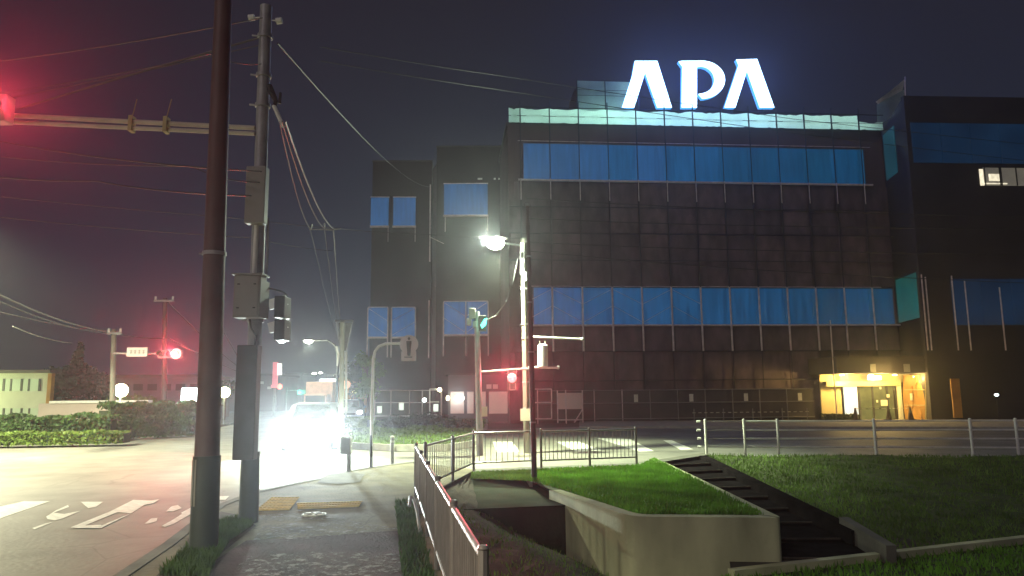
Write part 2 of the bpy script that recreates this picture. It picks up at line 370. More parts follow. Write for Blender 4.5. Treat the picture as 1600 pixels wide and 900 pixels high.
# lighter worn patches on the pavement (concrete strips)
def patch(px, m, name='paving_patch', z=0.005):
    mb = MB(); mb.poly([G(*p)+Vector((0, 0, z)) for p in px]); return struct(mb.build(name, m))
patch([(385, 845), (500, 838), (648, 827), (668, 905), (300, 905), (330, 880)], M['pave_near'], 'near_pavement', z=.003)  # near part, dimness put into its colour
patch([(412, 822), (440, 818), (530, 812), (600, 822), (640, 826), (520, 838), (390, 852), (400, 838)], M['gravel'])
patch([(395, 868), (500, 862), (640, 866), (655, 885), (560, 910), (380, 910), (370, 885)], M['gravel'])
patch([(396, 812), (400, 806), (470, 802), (540, 806), (538, 811), (440, 816)], M['gravel'], z=0.009)
# grey dropped kerb island
patch([(495, 755), (512, 741), (545, 738), (570, 742), (562, 754), (530, 757)], M['dark_path'], 'island_base', z=0.012)
# yellow tactile paving with raised bars and dots
def tactile(px, rows, cols, dots=False):
    P = [G(*p) + Vector((0, 0, .008)) for p in px]
    mb = MB(); mb.poly(P, (0, 0, 0.006))
    for i in range(rows):
        for j in range(cols):
            u = (j+.5)/cols; v = (i+.5)/rows
            c = P[0].lerp(P[1], u).lerp(P[3].lerp(P[2], u), v) + Vector((0, 0, .008))
            mb.ball(c, (0.035, 0.035, 0.01), 6, 4)
    return struct(mb.build('tactile_paving', M['tactile']))
tactile([(425, 778), (468, 778), (452, 798), (400, 799)], 8, 8)
tactile([(464, 787), (566, 784), (560, 793), (466, 797)], 3, 22)
# iron manhole cover
t = thing('manhole_cover', G(491, 805), 'small pale round iron cover in the pavement by the yellow paving', 'manhole cover')
c = G(491, 805); mb = MB()
mb.tube([c+Vector((0, 0, .004)), c+Vector((0, 0, .02))], 0.165, 20); mb.build('lid', M['paint'], t)
mb = MB()
for a in range(6):
    d = Vector((math.cos(a*PI/3), math.sin(a*PI/3), 0)); mb.beam(c+d*.04+Vector((0, 0, .022)), c+d*.14+Vector((0, 0, .022)), .02, .006)
mb.build('rib_pattern', M['concrete_dark'], t)
# road paint
def paint(px, name='road_marking', z=RZ+0.006):
    mb = MB(); mb.poly([at(x, y, z=z) for x, y in px]); return struct(mb.build(name, M['paint']))
paint([(-60, 822), (0, 808), (40, 783), (78, 783), (0, 811)][0:0] or [(-90, 812), (38, 783), (78, 783), (0, 810), (-60, 830)])
paint([(126, 784), (161, 784), (150, 792), (138, 794)])
paint([(106, 789), (108, 792), (84, 801), (100, 803), (126, 798), (98, 810), (86, 813), (74, 811), (72, 807), (88, 797)])
paint([(50, 825), (70, 818), (84, 815), (72, 820), (54, 827)])
mb = MB()   # box shaped letter: filled head and outlined foot
zz = RZ+0.006
for q in ([(208, 781), (236, 782), (205, 802), (172, 799)], [(172, 799), (184, 800), (130, 822), (110, 824)], [(205, 802), (194, 806), (152, 824), (160, 824)], [(128, 821), (158, 820), (160, 825), (110, 825)], [(236, 782), (249, 780), (240, 786), (224, 789)]):
    mb.poly([at(x, y, z=zz) for x, y in q]); zz += 0.0015
struct(mb.build('road_marking', M['paint']))
paint([(259, 799), (268, 791), (278, 789), (284, 794), (270, 799)])
paint([(226, 818), (236, 810), (246, 809), (245, 814), (232, 818)])
paint([(283, 801), (298, 793), (310, 790), (300, 802), (272, 818), (258, 823), (252, 822), (270, 812), (284, 803)])
paint([(341, 775), (358, 775), (352, 781), (336, 781)])
paint([(404, 759), (418, 759), (414, 764), (402, 764)])
paint([(440, 733), (488, 730), (486, 734), (436, 737)])
# zebra bars on the side street
for q in ([(1036, 688), (1050, 688), (1083, 702), (1064, 703)], [(930, 684), (985, 686), (1022, 705), (1000, 706), (960, 693)], [(868, 690), (905, 690), (940, 704), (900, 705)], [(700, 687), (716, 687), (745, 697), (722, 697)], [(770, 690), (800, 690), (812, 706), (776, 706)]):
    paint(q, 'crossing_bar')
# pavement in front of the building and the planted bed
for nm, px, z, m in (('forecourt', [(905, 666), (1700, 667), (1700, 655), (905, 657)], 0.0, 'kerb'),
                     ('far_pavement', [(-300, 691), (0, 689), (180, 681), (300, 672), (370, 659), (392, 644), (380, 640), (300, 662), (180, 672), (0, 680), (-300, 680)], 0.02, 'pave')):
    mb = MB(); P = [at(x, y, z=z) for x, y in px]
    mb.poly(P, (0, 0, -0.13)); struct(mb.build(nm, M[m]))

# ---------------------------------------------------------------- grass helper
def blades(areas, n, h, name, m, label, wd=0.012):
    """areas: list of (a,b,c) triangles"""
    mb = MB(); W = [((b-a).cross(c-a)).length for a, b, c in areas]
    for k in range(n):
        a, b, c = random.choices(areas, W)[0]
        u, v = random.random(), random.random()
        if u+v > 1: u, v = 1-u, 1-v
        p = a + (b-a)*u + (c-a)*v
        an = rnd(0, PI); hh = h*rnd(.4, 1.3); l = Vector((rnd(-.5, .5), rnd(-.5, .5), 1))*hh
        x = Vector((math.cos(an), math.sin(an), 0))*wd*rnd(.6, 1.5)
        i = len(mb.v); mb.v += [p-x, p+x, p+l*.6+x*.6, p+l, p+l*.6-x*.6]; mb.f.append((i, i+1, i+2, i+3, i+4))
    o = mb.build(name, m); tag(o, label, 'grass', kind='stuff'); return o
def tris(pts):
    pts = [Vector(p) for p in pts]
    return [tuple(pts[i] for i in t) for t in tessellate_polygon([pts])]

# ---------------------------------------------------------------- sunken yard
mz = -0.03
W1 = at(858, 768, z=mz); W2 = at(985, 810, z=mz); W3 = at(1222, 812, z=mz)
SL = at(830, 752, z=mz)
mtop = [FE+Vector((0, -.3, 0)), FF+Vector((0, -.3, 0)), ST_L+Vector((-.2, 0, 0)), W3+Vector((-.12, .12, 0)), W2+Vector((.06, .15, 0)), W1+Vector((.08, .05, 0)), SL, FC+Vector((0.0, -.3, 0))]
mtop = [Vector((p.x, p.y, mz)) for p in mtop]
mb = MB(); mb.poly(mtop); struct(mb.build('mound', M['grass_floor']))
inner = [mtop[0], mtop[1], mtop[2], W3+Vector((-.15, .22, 0)), W2+Vector((.1, .25, 0)), W1+Vector((.25, .2, 0)), SL]
blades(tris(inner), 26000, 0.075, 'grass', M['grass'], 'bright green grass on the raised mound behind the concrete wall')
blades(tris([mtop[7], mtop[0], SL, at(735, 748, z=mz)]), 3500, 0.06, 'grass', M['grass_dry'], 'thin yellowing grass under the corner of the railings')
# retaining wall
t = thing('retaining_wall', W2, 'pale concrete retaining wall holding up the grass mound', 'retaining wall')
def wallseg(a, b, thick, zb, name='wall_face'):
    a = Vector(a); b = Vector(b); d = (b-a).normalized(); n = Vector((-d.y, d.x, 0))
    if n.y < 0: n = -n
    mb = MB(); mb.poly([a+Vector((0, 0, .02)), b+Vector((0, 0, .02)), b+n*thick+Vector((0, 0, .02)), a+n*thick+Vector((0, 0, .02))], (0, 0, zb-mz))
    return mb.build(name, M['concrete'], t, bevel=0.015)
dn = Vector((0, 0, 0))
mb = MB()
raw = [W1, W2, W3, Vector((ST_L.x-.12, ST_L.y, mz))]; path = [W1]
for a_, c_, b_, rr in ((W1, W2, W3, .30), (W2, W3, raw[3], .12)):
    p0 = c_+(a_-c_).normalized()*rr; p1 = c_+(b_-c_).normalized()*rr
    path += [p0.lerp(c_, k/6).lerp(c_.lerp(p1, k/6), k/6) for k in range(7)]
path.append(raw[3]); inn = []
for i in range(len(path)):
    d = (path[min(i+1, len(path)-1)]-path[max(i-1, 0)]).normalized(); inn.append(path[i]+Vector((-d.y, d.x, 0))*.2)
zt = Vector((0, 0, .025)); zb = Vector((0, 0, -1.3)); n_ = len(path)
vs = [p+zt for p in path]+[p+zt for p in inn]+[p+zb for p in path]+[p+zb for p in inn]; fs = []
for i in range(n_-1):
    fs += [(i, i+1, n_+i+1, n_+i), (i, 2*n_+i, 2*n_+i+1, i+1), (n_+i, n_+i+1, 3*n_+i+1, 3*n_+i)]
fs += [(0, n_, 3*n_, 2*n_), (n_-1, 3*n_-1, 4*n_-1, 2*n_-1)]
mb.add(vs, fs)
mb.build('wall_face', M['concrete'], t, smooth=True)
for a_, b_, f_ in ((W2, W3, .62),)[:0]:
    p = a_.lerp(b_, f_); d_ = (b_-a_).normalized(); n_ = Vector((d_.y, -d_.x, 0)); mb = MB(); mb.box(p+n_*.001+Vector((0, 0, -.62)), (.012, .006, 1.28), rz=math.atan2(d_.y, d_.x)); mb.build('wall_joint', M['dark_stone'], t)
# culvert slab and opening
sl = [at(x, y, z=-0.157) for x, y in ((704, 770), (735, 747), (826, 751), (856, 768), (883, 789), (715, 796))]
t = thing('culvert_slab', sl[4], 'dark concrete culvert slab beside the grass mound', 'culvert')
mb = MB(); mb.poly(sl, (0, 0, -0.9)); mb.build('slab', M['mossy'], t, bevel=0.02)
mb = MB(); mb.beam(at(694, 764, z=-.10), at(731, 745, z=-.10), 0.07, 0.07); mb.build('edge_pipe', M['kerb'], t)
mb = MB(); mb.beam(at(822, 744, z=-.08), at(830, 757, z=-.08), 0.05, 0.1); mb.build('edge_post', M['kerb'], t)
# channel floor, soil bank
e1 = at(715, 796, z=-.157); e2 = at(747, 794, z=-.157)
Q = Vector((1.25, 9.5, -.80)); 
mb = MB()
top = [RL_far + Vector((.05, 0, -.02)).lerp(Vector((.05, 0, -.02)), 0)]
top = [RL_far.lerp(RL_near, s)+Vector((.04, 0, -.02)) for s in (0, .25, .4, .55, .7, .85, 1)]
top = [FC+Vector((-.1, -.1, -.02))] + top
bot = [at(735, 747, z=-.1), e2, at(800, 828, z=-.5), at(868, 862, z=-.68), at(950, 900, z=-.80), Vector((1.7, 7.6, -.85)), Vector((1.9, 3, -.9)), Vector((1.9, -4, -.9))]
top = [top[0], top[1]] + top[2:]
def bumpy(p, u, v):
    k = math.sin(v*PI); return p + Vector((rnd(-.03, .03), rnd(-.03, .03), rnd(-.05, .05)*k))
def densify(l, n):
    out = []
    for a, b in zip(l, l[1:]):
        for i in range(n): out.append(Vector(a).lerp(Vector(b), i/n))
    return out+[Vector(l[-1])]
mb.grid(densify(top, 8), densify(bot, 8), 12, bumpy)
struct(mb.build('soil_bank', M['soil'], smooth=True))
ta, tb = densify(top, 3), densify(bot, 3)
ar = []
for i in range(3, len(ta)-1):
    p, q, r_, s_ = ta[i], ta[i+1], tb[i+1], tb[i]
    ar += [(p, q, r_), (p, r_, s_)]
blades(ar, 5000, 0.06, 'grass', M['grass_dry'], 'sparse dead grass on the soil bank below the near railing', 0.008)
mb = MB(); mb.poly([(-2, 13, -1.0), (2.2, 13, -1.0), (3.2, 9.9, -1.0), (3.4, -4, -1.0), (-2, -4, -1.0)]); struct(mb.build('channel_bed', M['soil']))
# floor of the yard
k1 = at(1170, 899, z=ZF); k2 = at(1534, 856, z=ZF); dk = (k2-k1).normalized()
k0 = k1 - dk*0.25; k3 = k2 + dk*30
mb = MB(); mb.poly([Vector((W2.lerp(W3, .66).x, W2.y-.02, ZF)), Vector((W3.x+.03, W3.y+.3, ZF)), Vector((5.5, W3.y+.5, ZF)), k3+Vector((0, 2, 0)), k3, k0]); struct(mb.build('yard_path', M['dark_path']))
t = tag(MB().beam(k0+Vector((0, 0, .03)), k3+Vector((0, 0, .03)), .13, .12).build('path_edging', M['concrete']), 'low concrete edging strip along the yard path', 'edging'); struct(t)
mb = MB(); lawn = [k0+Vector((0, -.07, 0)), k3+Vector((0, -.07, 0)), Vector((k3.x, -4, ZF)), Vector((k0.x-.1, -4, ZF))]
mb.poly(lawn); struct(mb.build('lower_lawn', M['grass_floor']))
blades(tris([k1+Vector((-.4, -.1, 0)), k2+dk*2+Vector((0, -.1, 0)), Vector((9, 6.5, ZF)), Vector((k0.x, 6.5, ZF))]), 9000, 0.07, 'grass', M['grass'], 'dark green grass in the near right corner below the path edging')
# stairs
t = thing('yard_stairs', (ST_L.x, ST_L.y, ZF), 'shallow dark stone stairs going down beside the grass mound', 'stairs')
B_L = Vector((W3.x+.03, W3.y+.15, 0)); B_R = at(1352, 868, z=ZF); B_R = Vector((B_R.x, B_L.y-.1, 0))
NS = 9
for i in range(NS):
    u0 = i/NS; u1 = (i+1)/NS; z1 = -0.02 - (i+1)*(abs(ZF)-.02)/(NS+0.5)
    a = ST_L.lerp(B_L, u0); b = ST_R.lerp(B_R, u0); c_ = ST_R.lerp(B_R, u1); d_ = ST_L.lerp(B_L, u1)
    mb = MB(); mb.poly([Vector((p.x, p.y, z1)) for p in (a+Vector((-.11, 0, 0)), b+Vector((.07, 0, 0)), c_+Vector((.07, 0, 0)), d_+Vector((-.11, 0, 0)))], (0, 0, -0.45))
    st_ = mb.build('step', M['dark_stone'], t, bevel=0.01)
    mb = MB(); mb.beam(Vector((d_.x-.05, d_.y-.012, z1-.004)), Vector((c_.x, c_.y-.012, z1-.004)), .03, .022); mb.build('nosing', M['soil'], st_)
mb = MB(); mb.beam(Vector((ST_R.x+.07, ST_R.y, -.08)), ST_R.lerp(B_R, .93)+Vector((.07, 0, ZF+.16)), .18, .2); mb.build('stringer', M['dark_stone'], t)
a = ST_R.lerp(B_R, .88)+Vector((.08, 0, ZF+.24)); b = Vector((B_R.x+.10, B_R.y-.2, ZF+.1))
mb = MB(); mb.beam(a, b, .13, .26); mb.build('stringer_end', M['concrete_dark'], t)
mb = MB(); mb.poly([Vector((x, y, ZF-.06)) for x, y in ((W3.x-.1, 12), (6.5, 12), (6.5, B_R.y-.6), (W3.x-.1, B_R.y-.3))]); struct(mb.build('yard_base', M['soil']))
# right slope
topS = [ST_R+Vector((.16, 0, -.03)), PA+Vector((0, -.1, -.03)), PA.lerp(PZ, .5)+Vector((0, -.1, -.03)), PZ+Vector((0, -.1, -.03)), PE+Vector((0, -.1, -.03))]
botS = [Vector((B_R.x+.16, B_R.y+.1, ZF+.02)), Vector((6.3, 10.6, ZF)), k2+Vector((.8, .5, .02)), k2+dk*4+Vector((0, .3, .02)), k3+Vector((0, .3, .02))]
def slopefn(p, u, v):
    dip = 0.22*math.exp(-((p.x-5.6)**2)/0.5 - ((p.y-10.9)**2)/2.2)
    return p + Vector((0, 0, rnd(-.03, .03)-dip-.02*math.sin(p.x*1.3)))
mb = MB(); A_ = densify(topS, 10); B_ = densify(botS, 10); mb.grid(A_, B_, 26, slopefn)
struct(mb.build('grass_slope', M['grass_floor'], smooth=True))
ar = []
for i in range(0, 34, 2):
    p, q, r_, s_ = A_[i], A_[i+2], B_[i+2], B_[i]
    ar += [(p, q, r_), (p, r_, s_)]
for tset, nm in ((ar, 0),):
    blades(tset, 26000, 0.07, 'grass', M['grass_dry'], 'dim rough grass on the right slope below the white pipe rail')
# grass strip by pavement and verge tufts
aR = [(RL_far.lerp(RL_near, s)+Vector((-.05, 0, 0))) for s in (0.03, .6)]
bR = [(p+Vector((-.28, 0, 0))) for p in aR]
blades([(aR[0], aR[1], bR[1]), (aR[0], bR[1], bR[0])], 3600, 0.075, 'weeds', M['leaf'], 'ragged weeds along the foot of the near railing', .007)
vg = [G(*p) for p in ((250, 900), (285, 865), (318, 840), (350, 815), (385, 812), (395, 822), (360, 845), (335, 880), (325, 905))]
blades(tris(vg), 6000, 0.085, 'weeds', M['leaf'], 'tall weeds around the feet of the two near poles', .006)

# ---------------------------------------------------------------- railings
def railing_run(a, b, n, label, tops=0.8, lo=0.16, npk=14, bright=False, group='grey picket railings'):
    a = Vector(a); b = Vector(b); d = (b-a)/n
    for i in range(n):
        p = a+d*i; q = a+d*(i+1)
        t = thing('railing_panel', (p.x, p.y, 0), label[i], 'railing', group)
        ends = [p] if i < n-1 else [p, q]
        for e_ in ends:
            mb = MB(); mb.tube([(e_.x, e_.y, -.1), (e_.x, e_.y, tops+.03)], .028, 8); mb.ball((e_.x, e_.y, tops+.035), (.033, .033, .02), 8, 4)
            mb.build('post', M['fence'], t, smooth=True)
        u = d.normalized()
        mb = MB(); mb.tube([p+u*.03+Vector((0, 0, tops-.01)), q-u*.03+Vector((0, 0, tops-.01))], .021, 8); mb.build('top_rail', M['galv'] if bright else M['fence'], t, smooth=True)
        mb = MB(); mb.tube([p+u*.03+Vector((0, 0, lo)), q-u*.03+Vector((0, 0, lo))], .018, 8); mb.build('bottom_rail', M['galv'] if bright else M['fence'], t, smooth=True)
        for k in range(1, npk):
            r_ = p.lerp(q, k/npk); mb = MB(); mb.tube([(r_.x, r_.y, lo), (r_.x, r_.y, tops-.02)], .0085, 6); mb.build('picket', M['fence'], t)
ordn = ['closest', 'second', 'third', 'fourth', 'fifth', 'sixth', 'seventh']
nr = RL_far + dR*(1.67*5)
railing_run(nr, RL_far, 5, ['grey picket railing panel beside the pavement, %s to the camera' % (('closest', 'second closest', 'third closest', 'fourth closest', 'farthest of that row')[i]) for i in range(5)], npk=15, bright=True)
m1 = at(694, 684, z=0.8); m1.z = 0
railing_run(RL_far+Vector((.12, .25, 0)), FC, 2, ['angled railing panel right behind the end of the pavement railing', 'angled railing panel ending at the corner post by the culvert'], npk=13)
railing_run(FC, FD, 1, ['long railing panel between the corner post and the concrete lamp pole'], npk=11)
railing_run(FE, FF, 2, ['railing panel just right of the thin dark pole, above the grass mound', 'last railing panel of the row, ending near the stair top'], npk=12)

# white pipe rail
t = thing('pipe_rail', PA, 'white pipe guard rail along the street above the right grass slope', 'guard rail')
posts = []
for px, py in ((1104, 709), (1157, 705), (1209, 706), (1365, 709), (1522, 711), (1592, 711)):
    p = G(px, py); s_ = (p-PA).dot(dP); posts.append(PA+dP*s_)
for k in range(1, 6): posts.append(posts[-1]+dP*2.65)
for p in posts:
    mb = MB(); mb.tube([p+Vector((0, 0, -.15)), p+Vector((0, 0, .90))], .036, 10); mb.ball(p+Vector((0, 0, .9)), (.036, .036, .02), 10, 4); mb.build('post', M['white_pipe'], t, smooth=True)
for z in (.18, .40, .62, .85):
    mb = MB(); mb.tube([posts[1]+Vector((0, .03, z)), posts[-1]+Vector((0, .03, z))], .022, 8); mb.build('rail', M['white_pipe'], t, smooth=True)
    mb = MB(); mb.tube([posts[0]+dP*-.22+Vector((0, .03, z)), posts[0]+dP*-.12+Vector((0, .03, z))], .03, 8); mb.build('rail_socket', M['white_pipe'], t, smooth=True)
    mb = MB(); mb.tube([posts[0]+Vector((0, .03, z)), posts[1]+Vector((0, .03, z))], .011, 6); mb.build('thin_rail', M['fence'], t, smooth=True)

# hooked handrail stub by the pavement
hp = G(655, 835)
mb = MB(); mb.tube([at(657, 835, Y=hp.y), at(652, 800, Y=hp.y+.5), at(646, 778, Y=hp.y+.9), at(641, 776, Y=hp.y+.9), at(640, 790, Y=hp.y+.6)], .02, 8)
tag(mb.build('bent_pipe', M['galv'], smooth=True), 'bent rusty pipe sticking up at the foot of the near railing', 'pipe')

# ---------------------------------------------------------------- big near pole
b = G(318, 862); tp = at(350, -20, Y=b.y)
t = thing('utility_pole', b, 'thick brown pole closest to the camera at the pavement edge', 'utility pole')
D = (tp-b)
mb = MB(); mb.tube([b+Vector((0, 0, -.1)), b+D*.12, b+D], [.132, .13, .095], 24); mb.build('shaft', M['pole_brown'], t, smooth=True)
mb = MB(); mb.tube([b+Vector((0, 0, -.05)), b+D*.155], [.145, .141], 24); mb.build('lower_sleeve', M['pole_dark'], t, smooth=True)
mb = MB()
for dx in (-.105, -.065):
    a_ = b + D*.075 + Vector((dx, -math.sqrt(.145**2-dx*dx)-.002, 0)); c_ = b + D*.15 + Vector((dx, -math.sqrt(.143**2-dx*dx)-.002, 0))
    mb.beam(a_, c_, .016, .006, up=(0, -1, 0))
mb.build('reflective_tape', M['grey_box'], t)
mb = MB(); q = b+D*.5; mb.tube([q+Vector((0, 0, -.02)), q+Vector((0, 0, .02))], .127, 24); mb.tube([q+Vector((-.12, -.02, 0)), q+Vector((-.16, -.03, 0))], .012, 6)
mb.build('clamp_band', M['galv'], t, smooth=True)

# ---------------------------------------------------------------- signal pole with cabinets
b = G(388, 816); Yp = b.y; tp = at(416, 10, Y=Yp)
t = thing('signal_pole', b, 'grey signal pole hung with cabinets and a long arm over the road', 'signal pole')
D = tp-b
def onp(py): return b + D*((816-py)/806)
mb = MB(); mb.tube([b+Vector((0, 0, -.1)), b+D*.3, tp], [.10, .09, .083], 20); mb.build('shaft', M['galv'], t, smooth=True)
mb = MB(); mb.tube([onp(816), onp(715)], [.125, .118], 20); mb.build('base_sleeve', M['pole_dark'], t, smooth=True)
def cab(px0, py0, px1, py1, dep, m, off=0.0, name='cabinet', door=True):
    a_ = at(px0, py0, Y=Yp-.1-dep/2-off); c_ = at(px1, py1, Y=Yp-.1-dep/2-off)
    cx = (a_+c_)/2; wd = abs(c_.x-a_.x); ht = abs(a_.z-c_.z)
    mb = MB(); mb.box(cx, (wd, dep, ht)); cb = mb.build(name, m, t, bevel=.012)
    if door:
        mb = MB(); mb.box(cx+Vector((0, -dep/2-.006, 0)), (wd*.86, .012, ht*.9)); mb.build('cabinet_door', m, cb, bevel=.003)
        mb = MB()
        for sx in (-1, 1):
            for sz in (-1, 1): mb.box(cx+Vector((sx*wd*.3, -dep/2-.016, sz*ht*.28)), (.03, .014, .014))
        mb.build('latch', M['dark_metal'], cb)
        mb = MB(); mb.box(cx+Vector((0, -.0, ht/2+.012)), (wd+.05, dep+.05, .02)); mb.build('rain_cap', m, cb)
    return cb
cab(371, 432, 410, 497, .24, M['grey_box'])
cab(388, 262, 415, 350, .16, M['grey_box'], door=False)
cab(374, 540, 399, 718, .18, M['dark_metal'], name='long_cabinet', door=False)
mb = MB(); a_ = at(414, 500, Y=Yp-.05); mb.box((at(413, 440, Y=Yp)+at(413, 497, Y=Yp))/2, (.06, .22, .5)); mb.build('cabinet', M['grey_box'], t, bevel=.01)
for y in (62, 128, 178, 520):
    mb = MB(); q = onp(y); mb.tube([q+Vector((0, 0, -.025)), q+Vector((0, 0, .025))], .105, 20); mb.tube([q+Vector((-.10, -.02, 0)), q+Vector((-.18, -.02, .01))], .014, 6)
    mb.build('clamp_band', M['galv'], t, smooth=True)
mb = MB(); mb.tube([at(401, 352, Y=Yp-.14), at(397, 432, Y=Yp-.14)], .032, 10); mb.build('conduit', M['white_pipe'], t, smooth=True)
mb = MB(); mb.tube([at(419, 340, Y=Yp-.05), at(418, 395, Y=Yp-.05), at(416, 432, Y=Yp-.05)], .016, 8); mb.build('conduit', M['galv'], t, smooth=True)
mb = MB(); mb.tube([at(390, 497, Y=Yp-.12), at(392, 512, Y=Yp-.13), at(400, 525, Y=Yp-.12), at(398, 540, Y=Yp-.12)], .012, 6); mb.build('cable_loop', M['cable'], t, smooth=True)
for px, py, s_ in ((393, 28, -1), (436, 33, 1)):   # insulators
    q = at(px, py, Y=Yp); mb = MB(); mb.tube([onp(py), q], .01, 6); mb.ball(q, (.035, .035, .035), 8, 6); mb.tube([q+Vector((-.04, 0, 0)), q+Vector((.04, 0, .01))], .045, 10); mb.build('insulator', M['white_pipe'], t, smooth=True)
# hanging yellow-white guard tube and bracket
mb = MB(); mb.tube([at(420, 135, Y=Yp), at(431, 158, Y=Yp-.05), at(429, 165, Y=Yp-.05)], [.05, .035, .03], 8); mb.tube([at(438, 145, Y=Yp), at(437, 162, Y=Yp)], .02, 8); mb.build('cable_clamp', M['dark_metal'], t, smooth=True)
mb = MB(); mb.tube([at(428, 165, Y=Yp-.05), at(443, 198, Y=Yp-.05)], .03, 8); mb.build('cable_guard', M['white_pipe'], t, smooth=True)
# arm to the left: two pipes
ax = at(400, 202, Y=Yp); bx = at(-260, 166, Y=Yp-.4)
for dy, rr in ((0, .034), (9, .03)):
    mb = MB(); mb.tube([at(398, 200+dy, Y=Yp-.05), at(-260, 158+dy*1.3+8, Y=Yp-.3)], rr, 10); mb.build('arm_pipe', M['arm'], t, smooth=True)
for px in (206, 260):
    mb = MB(); mb.box(at(px, 194+(px-206)*.03, Y=Yp-.12), (.05, .12, .22)); mb.tube([at(px, 185, Y=Yp-.15), at(px+8, 155, Y=Yp-.15)], .008, 6); mb.build('arm_bracket', M['wall_yellow'], t)
# top stays of the arm
mb = MB(); mb.tube([at(26, 171, Y=Yp-.2), at(190, 121, Y=Yp-.1), at(408, 58, Y=Yp)], .016, 6); mb.build('stay_wire', M['cable_pale'], t, smooth=True)
mb = MB(); mb.tube([at(-60, 168, Y=Yp-.3), at(190, 119, Y=Yp-.1), at(408, 70, Y=Yp)], .008, 6); mb.build('stay_wire', M['cable_pale'], t, smooth=True)
def signal_head(t_, c, sc_, n, lit, rz=0, vertical=False, colors=('red', 'lens_off', 'lens_off'), hood=True):
    """box with lenses facing -Y (rotated by rz); c centre"""
    Rm = Matrix.Rotation(rz, 3, 'Z'); c = Vector(c)
    L_ = sc_*(n+.05); H_ = sc_*1.05
    dims = (H_, .2, L_) if vertical else (L_, .2, H_)
    mb = MB(); mb.box(c, dims, M=Rm); hb = mb.build('signal_housing', M['grey_box'], t_, bevel=.02)
    for i in range(n):
        k = (i-(n-1)/2)*sc_
        off = Vector((0, -.115, -k)) if vertical else Vector((-k, -.115, 0))
        q = c + Rm @ off
        mb = MB(); mb.tube([q, q+Rm@Vector((0, -.03, 0))], sc_*.36, 20); mb.build('lens', M[colors[i]], hb, smooth=True)
        vs = []; fs = []
        for j in range(13):
            a__ = PI*(j/12)*1.15 - .075*PI; rr = sc_*.42
            for dpt, r2 in ((0, rr), (-.22, rr), (-.22, rr-.006), (0, rr-.006)):
                vs.append(q+Rm@Vector((rr and r2*math.cos(a__), .01+dpt, r2*math.sin(a__))))
        for j in range(12):
            for m_ in range(4): fs.append((j*4+m_, j*4+(m_+1) % 4, (j+1)*4+(m_+1) % 4, (j+1)*4+m_))
        mb = MB(); mb.add(vs, fs); mb.build('visor', M['grey_box'], hb, smooth=True)
    return hb
c_ = at(-48, 172, Y=Yp-.45)
signal_head(t, c_, .36, 3, 0, colors=('red', 'lens_off', 'lens_off'))
q = at(-6, 158, Y=Yp-.95); light('red_lamp_light', q, 900, (1, .05, .08), t, kind='SPOT', r=.12, rot=(R(68), 0, PI+R(36)), size=R(70), blend=.9)
# pedestrian signal seen from its side, on a short arm
q = at(441, 500, Y=Yp+.4)
mb = MB(); mb.tube([at(412, 448, Y=Yp), at(440, 455, Y=Yp+.3), at(448, 461, Y=Yp+.4)], .012, 8); mb.build('head_arm', M['galv'], t, smooth=True)
for py0, py1 in ((464, 498), (500, 533)):
    a_ = at(434, py0, Y=Yp+.4); c_ = at(449, py1, Y=Yp+.4)
    mb = MB(); mb.box((a_+c_)/2, (abs(c_.x-a_.x), .3, abs(a_.z-c_.z)-.01)); hb = mb.build('pedestrian_head', M['dark_metal'], t, bevel=.01)
    mb = MB(); mb.beam(at(432, py0+1, Y=Yp+.4), at(436, py0+16, Y=Yp+.4), .03, .26); mb.build('visor', M['white_pipe'], hb)
mb = MB(); mb.ball(at(440, 534, Y=Yp+.3), (.045, .06, .018)); mb.build('reflector_lamp', M['lamp_cool'], t, smooth=True)

# ---------------------------------------------------------------- lamp pole with transformer (centre)
b = G(826, 708, RZ); Yl = b.y; tp = at(819, 372, Y=Yl)
t = thing('lamp_pole', b, 'concrete pole carrying the lit street lamp and a small transformer', 'lamp pole')
mb = MB(); mb.tube([b+Vector((0, 0, -.1)), tp], [.145, .11], 18); mb.build('shaft', M['pole_conc'], t, smooth=True)
lp = at(774, 380, Y=Yl-.5)
mb = MB(); mb.tube([at(820, 385, Y=Yl), at(805, 382, Y=Yl-.2), at(786, 380, Y=Yl-.45)], .03, 10); mb.build('lamp_arm', M['galv'], t, smooth=True)
mb = MB(); mb.ball(lp+Vector((0.1, 0, .15)), (.30, .16, .05), 14, 8); mb.build('lamp_housing', M['grey_box'], t, smooth=True)
mb = MB(); mb.ball(lp, (.27, .2, .2), 16, 10); mb.build('lamp_glass', M['lamp_white'], t, smooth=True)
light('street_light', lp+Vector((-.02, -.05, -.34)), 9500, (.86, 1.0, .60), t, kind='SPOT', r=.15, rot=(0, 0, 0), size=R(124), blend=.35)
light('lamp_glow', lp+Vector((-.25, -.45, .02)), 1300, (.85, 1.0, .76), t, r=.15)
for py, h in ((392, 26), (410, 34), (432, 14)):
    q = at(816 if py < 420 else 820, py, Y=Yl-.14); mb = MB(); mb.box(q, (.12, .1, h/F*Yl)); mb.build('pole_box', M['white_pipe'], t, bevel=.01)
mb = MB(); mb.tube([at(819, 435, Y=Yl-.14), at(822, 560, Y=Yl-.15), at(823, 640, Y=Yl-.15)], .022, 8); mb.build('conduit', M['pole_conc'], t, smooth=True)
for y in (430, 454, 510, 532, 578, 600, 640):
    q = b.lerp(tp, (708-y)/336); mb = MB(); mb.tube([q+Vector((0, 0, -.02)), q+Vector((0, 0, .02))], .15, 16); mb.build('clamp_band', M['galv'], t, smooth=True)
for y0, x1, y1 in ((526, 910, 530), (574, 872, 574)):
    mb = MB(); mb.tube([at(822, y0, Y=Yl-.1), at(x1, y1, Y=Yl-.3)], .035, 8); mb.ball(at(x1, y1, Y=Yl-.3), .06, 8, 6); mb.build('cross_arm', M['galv'], t, smooth=True)
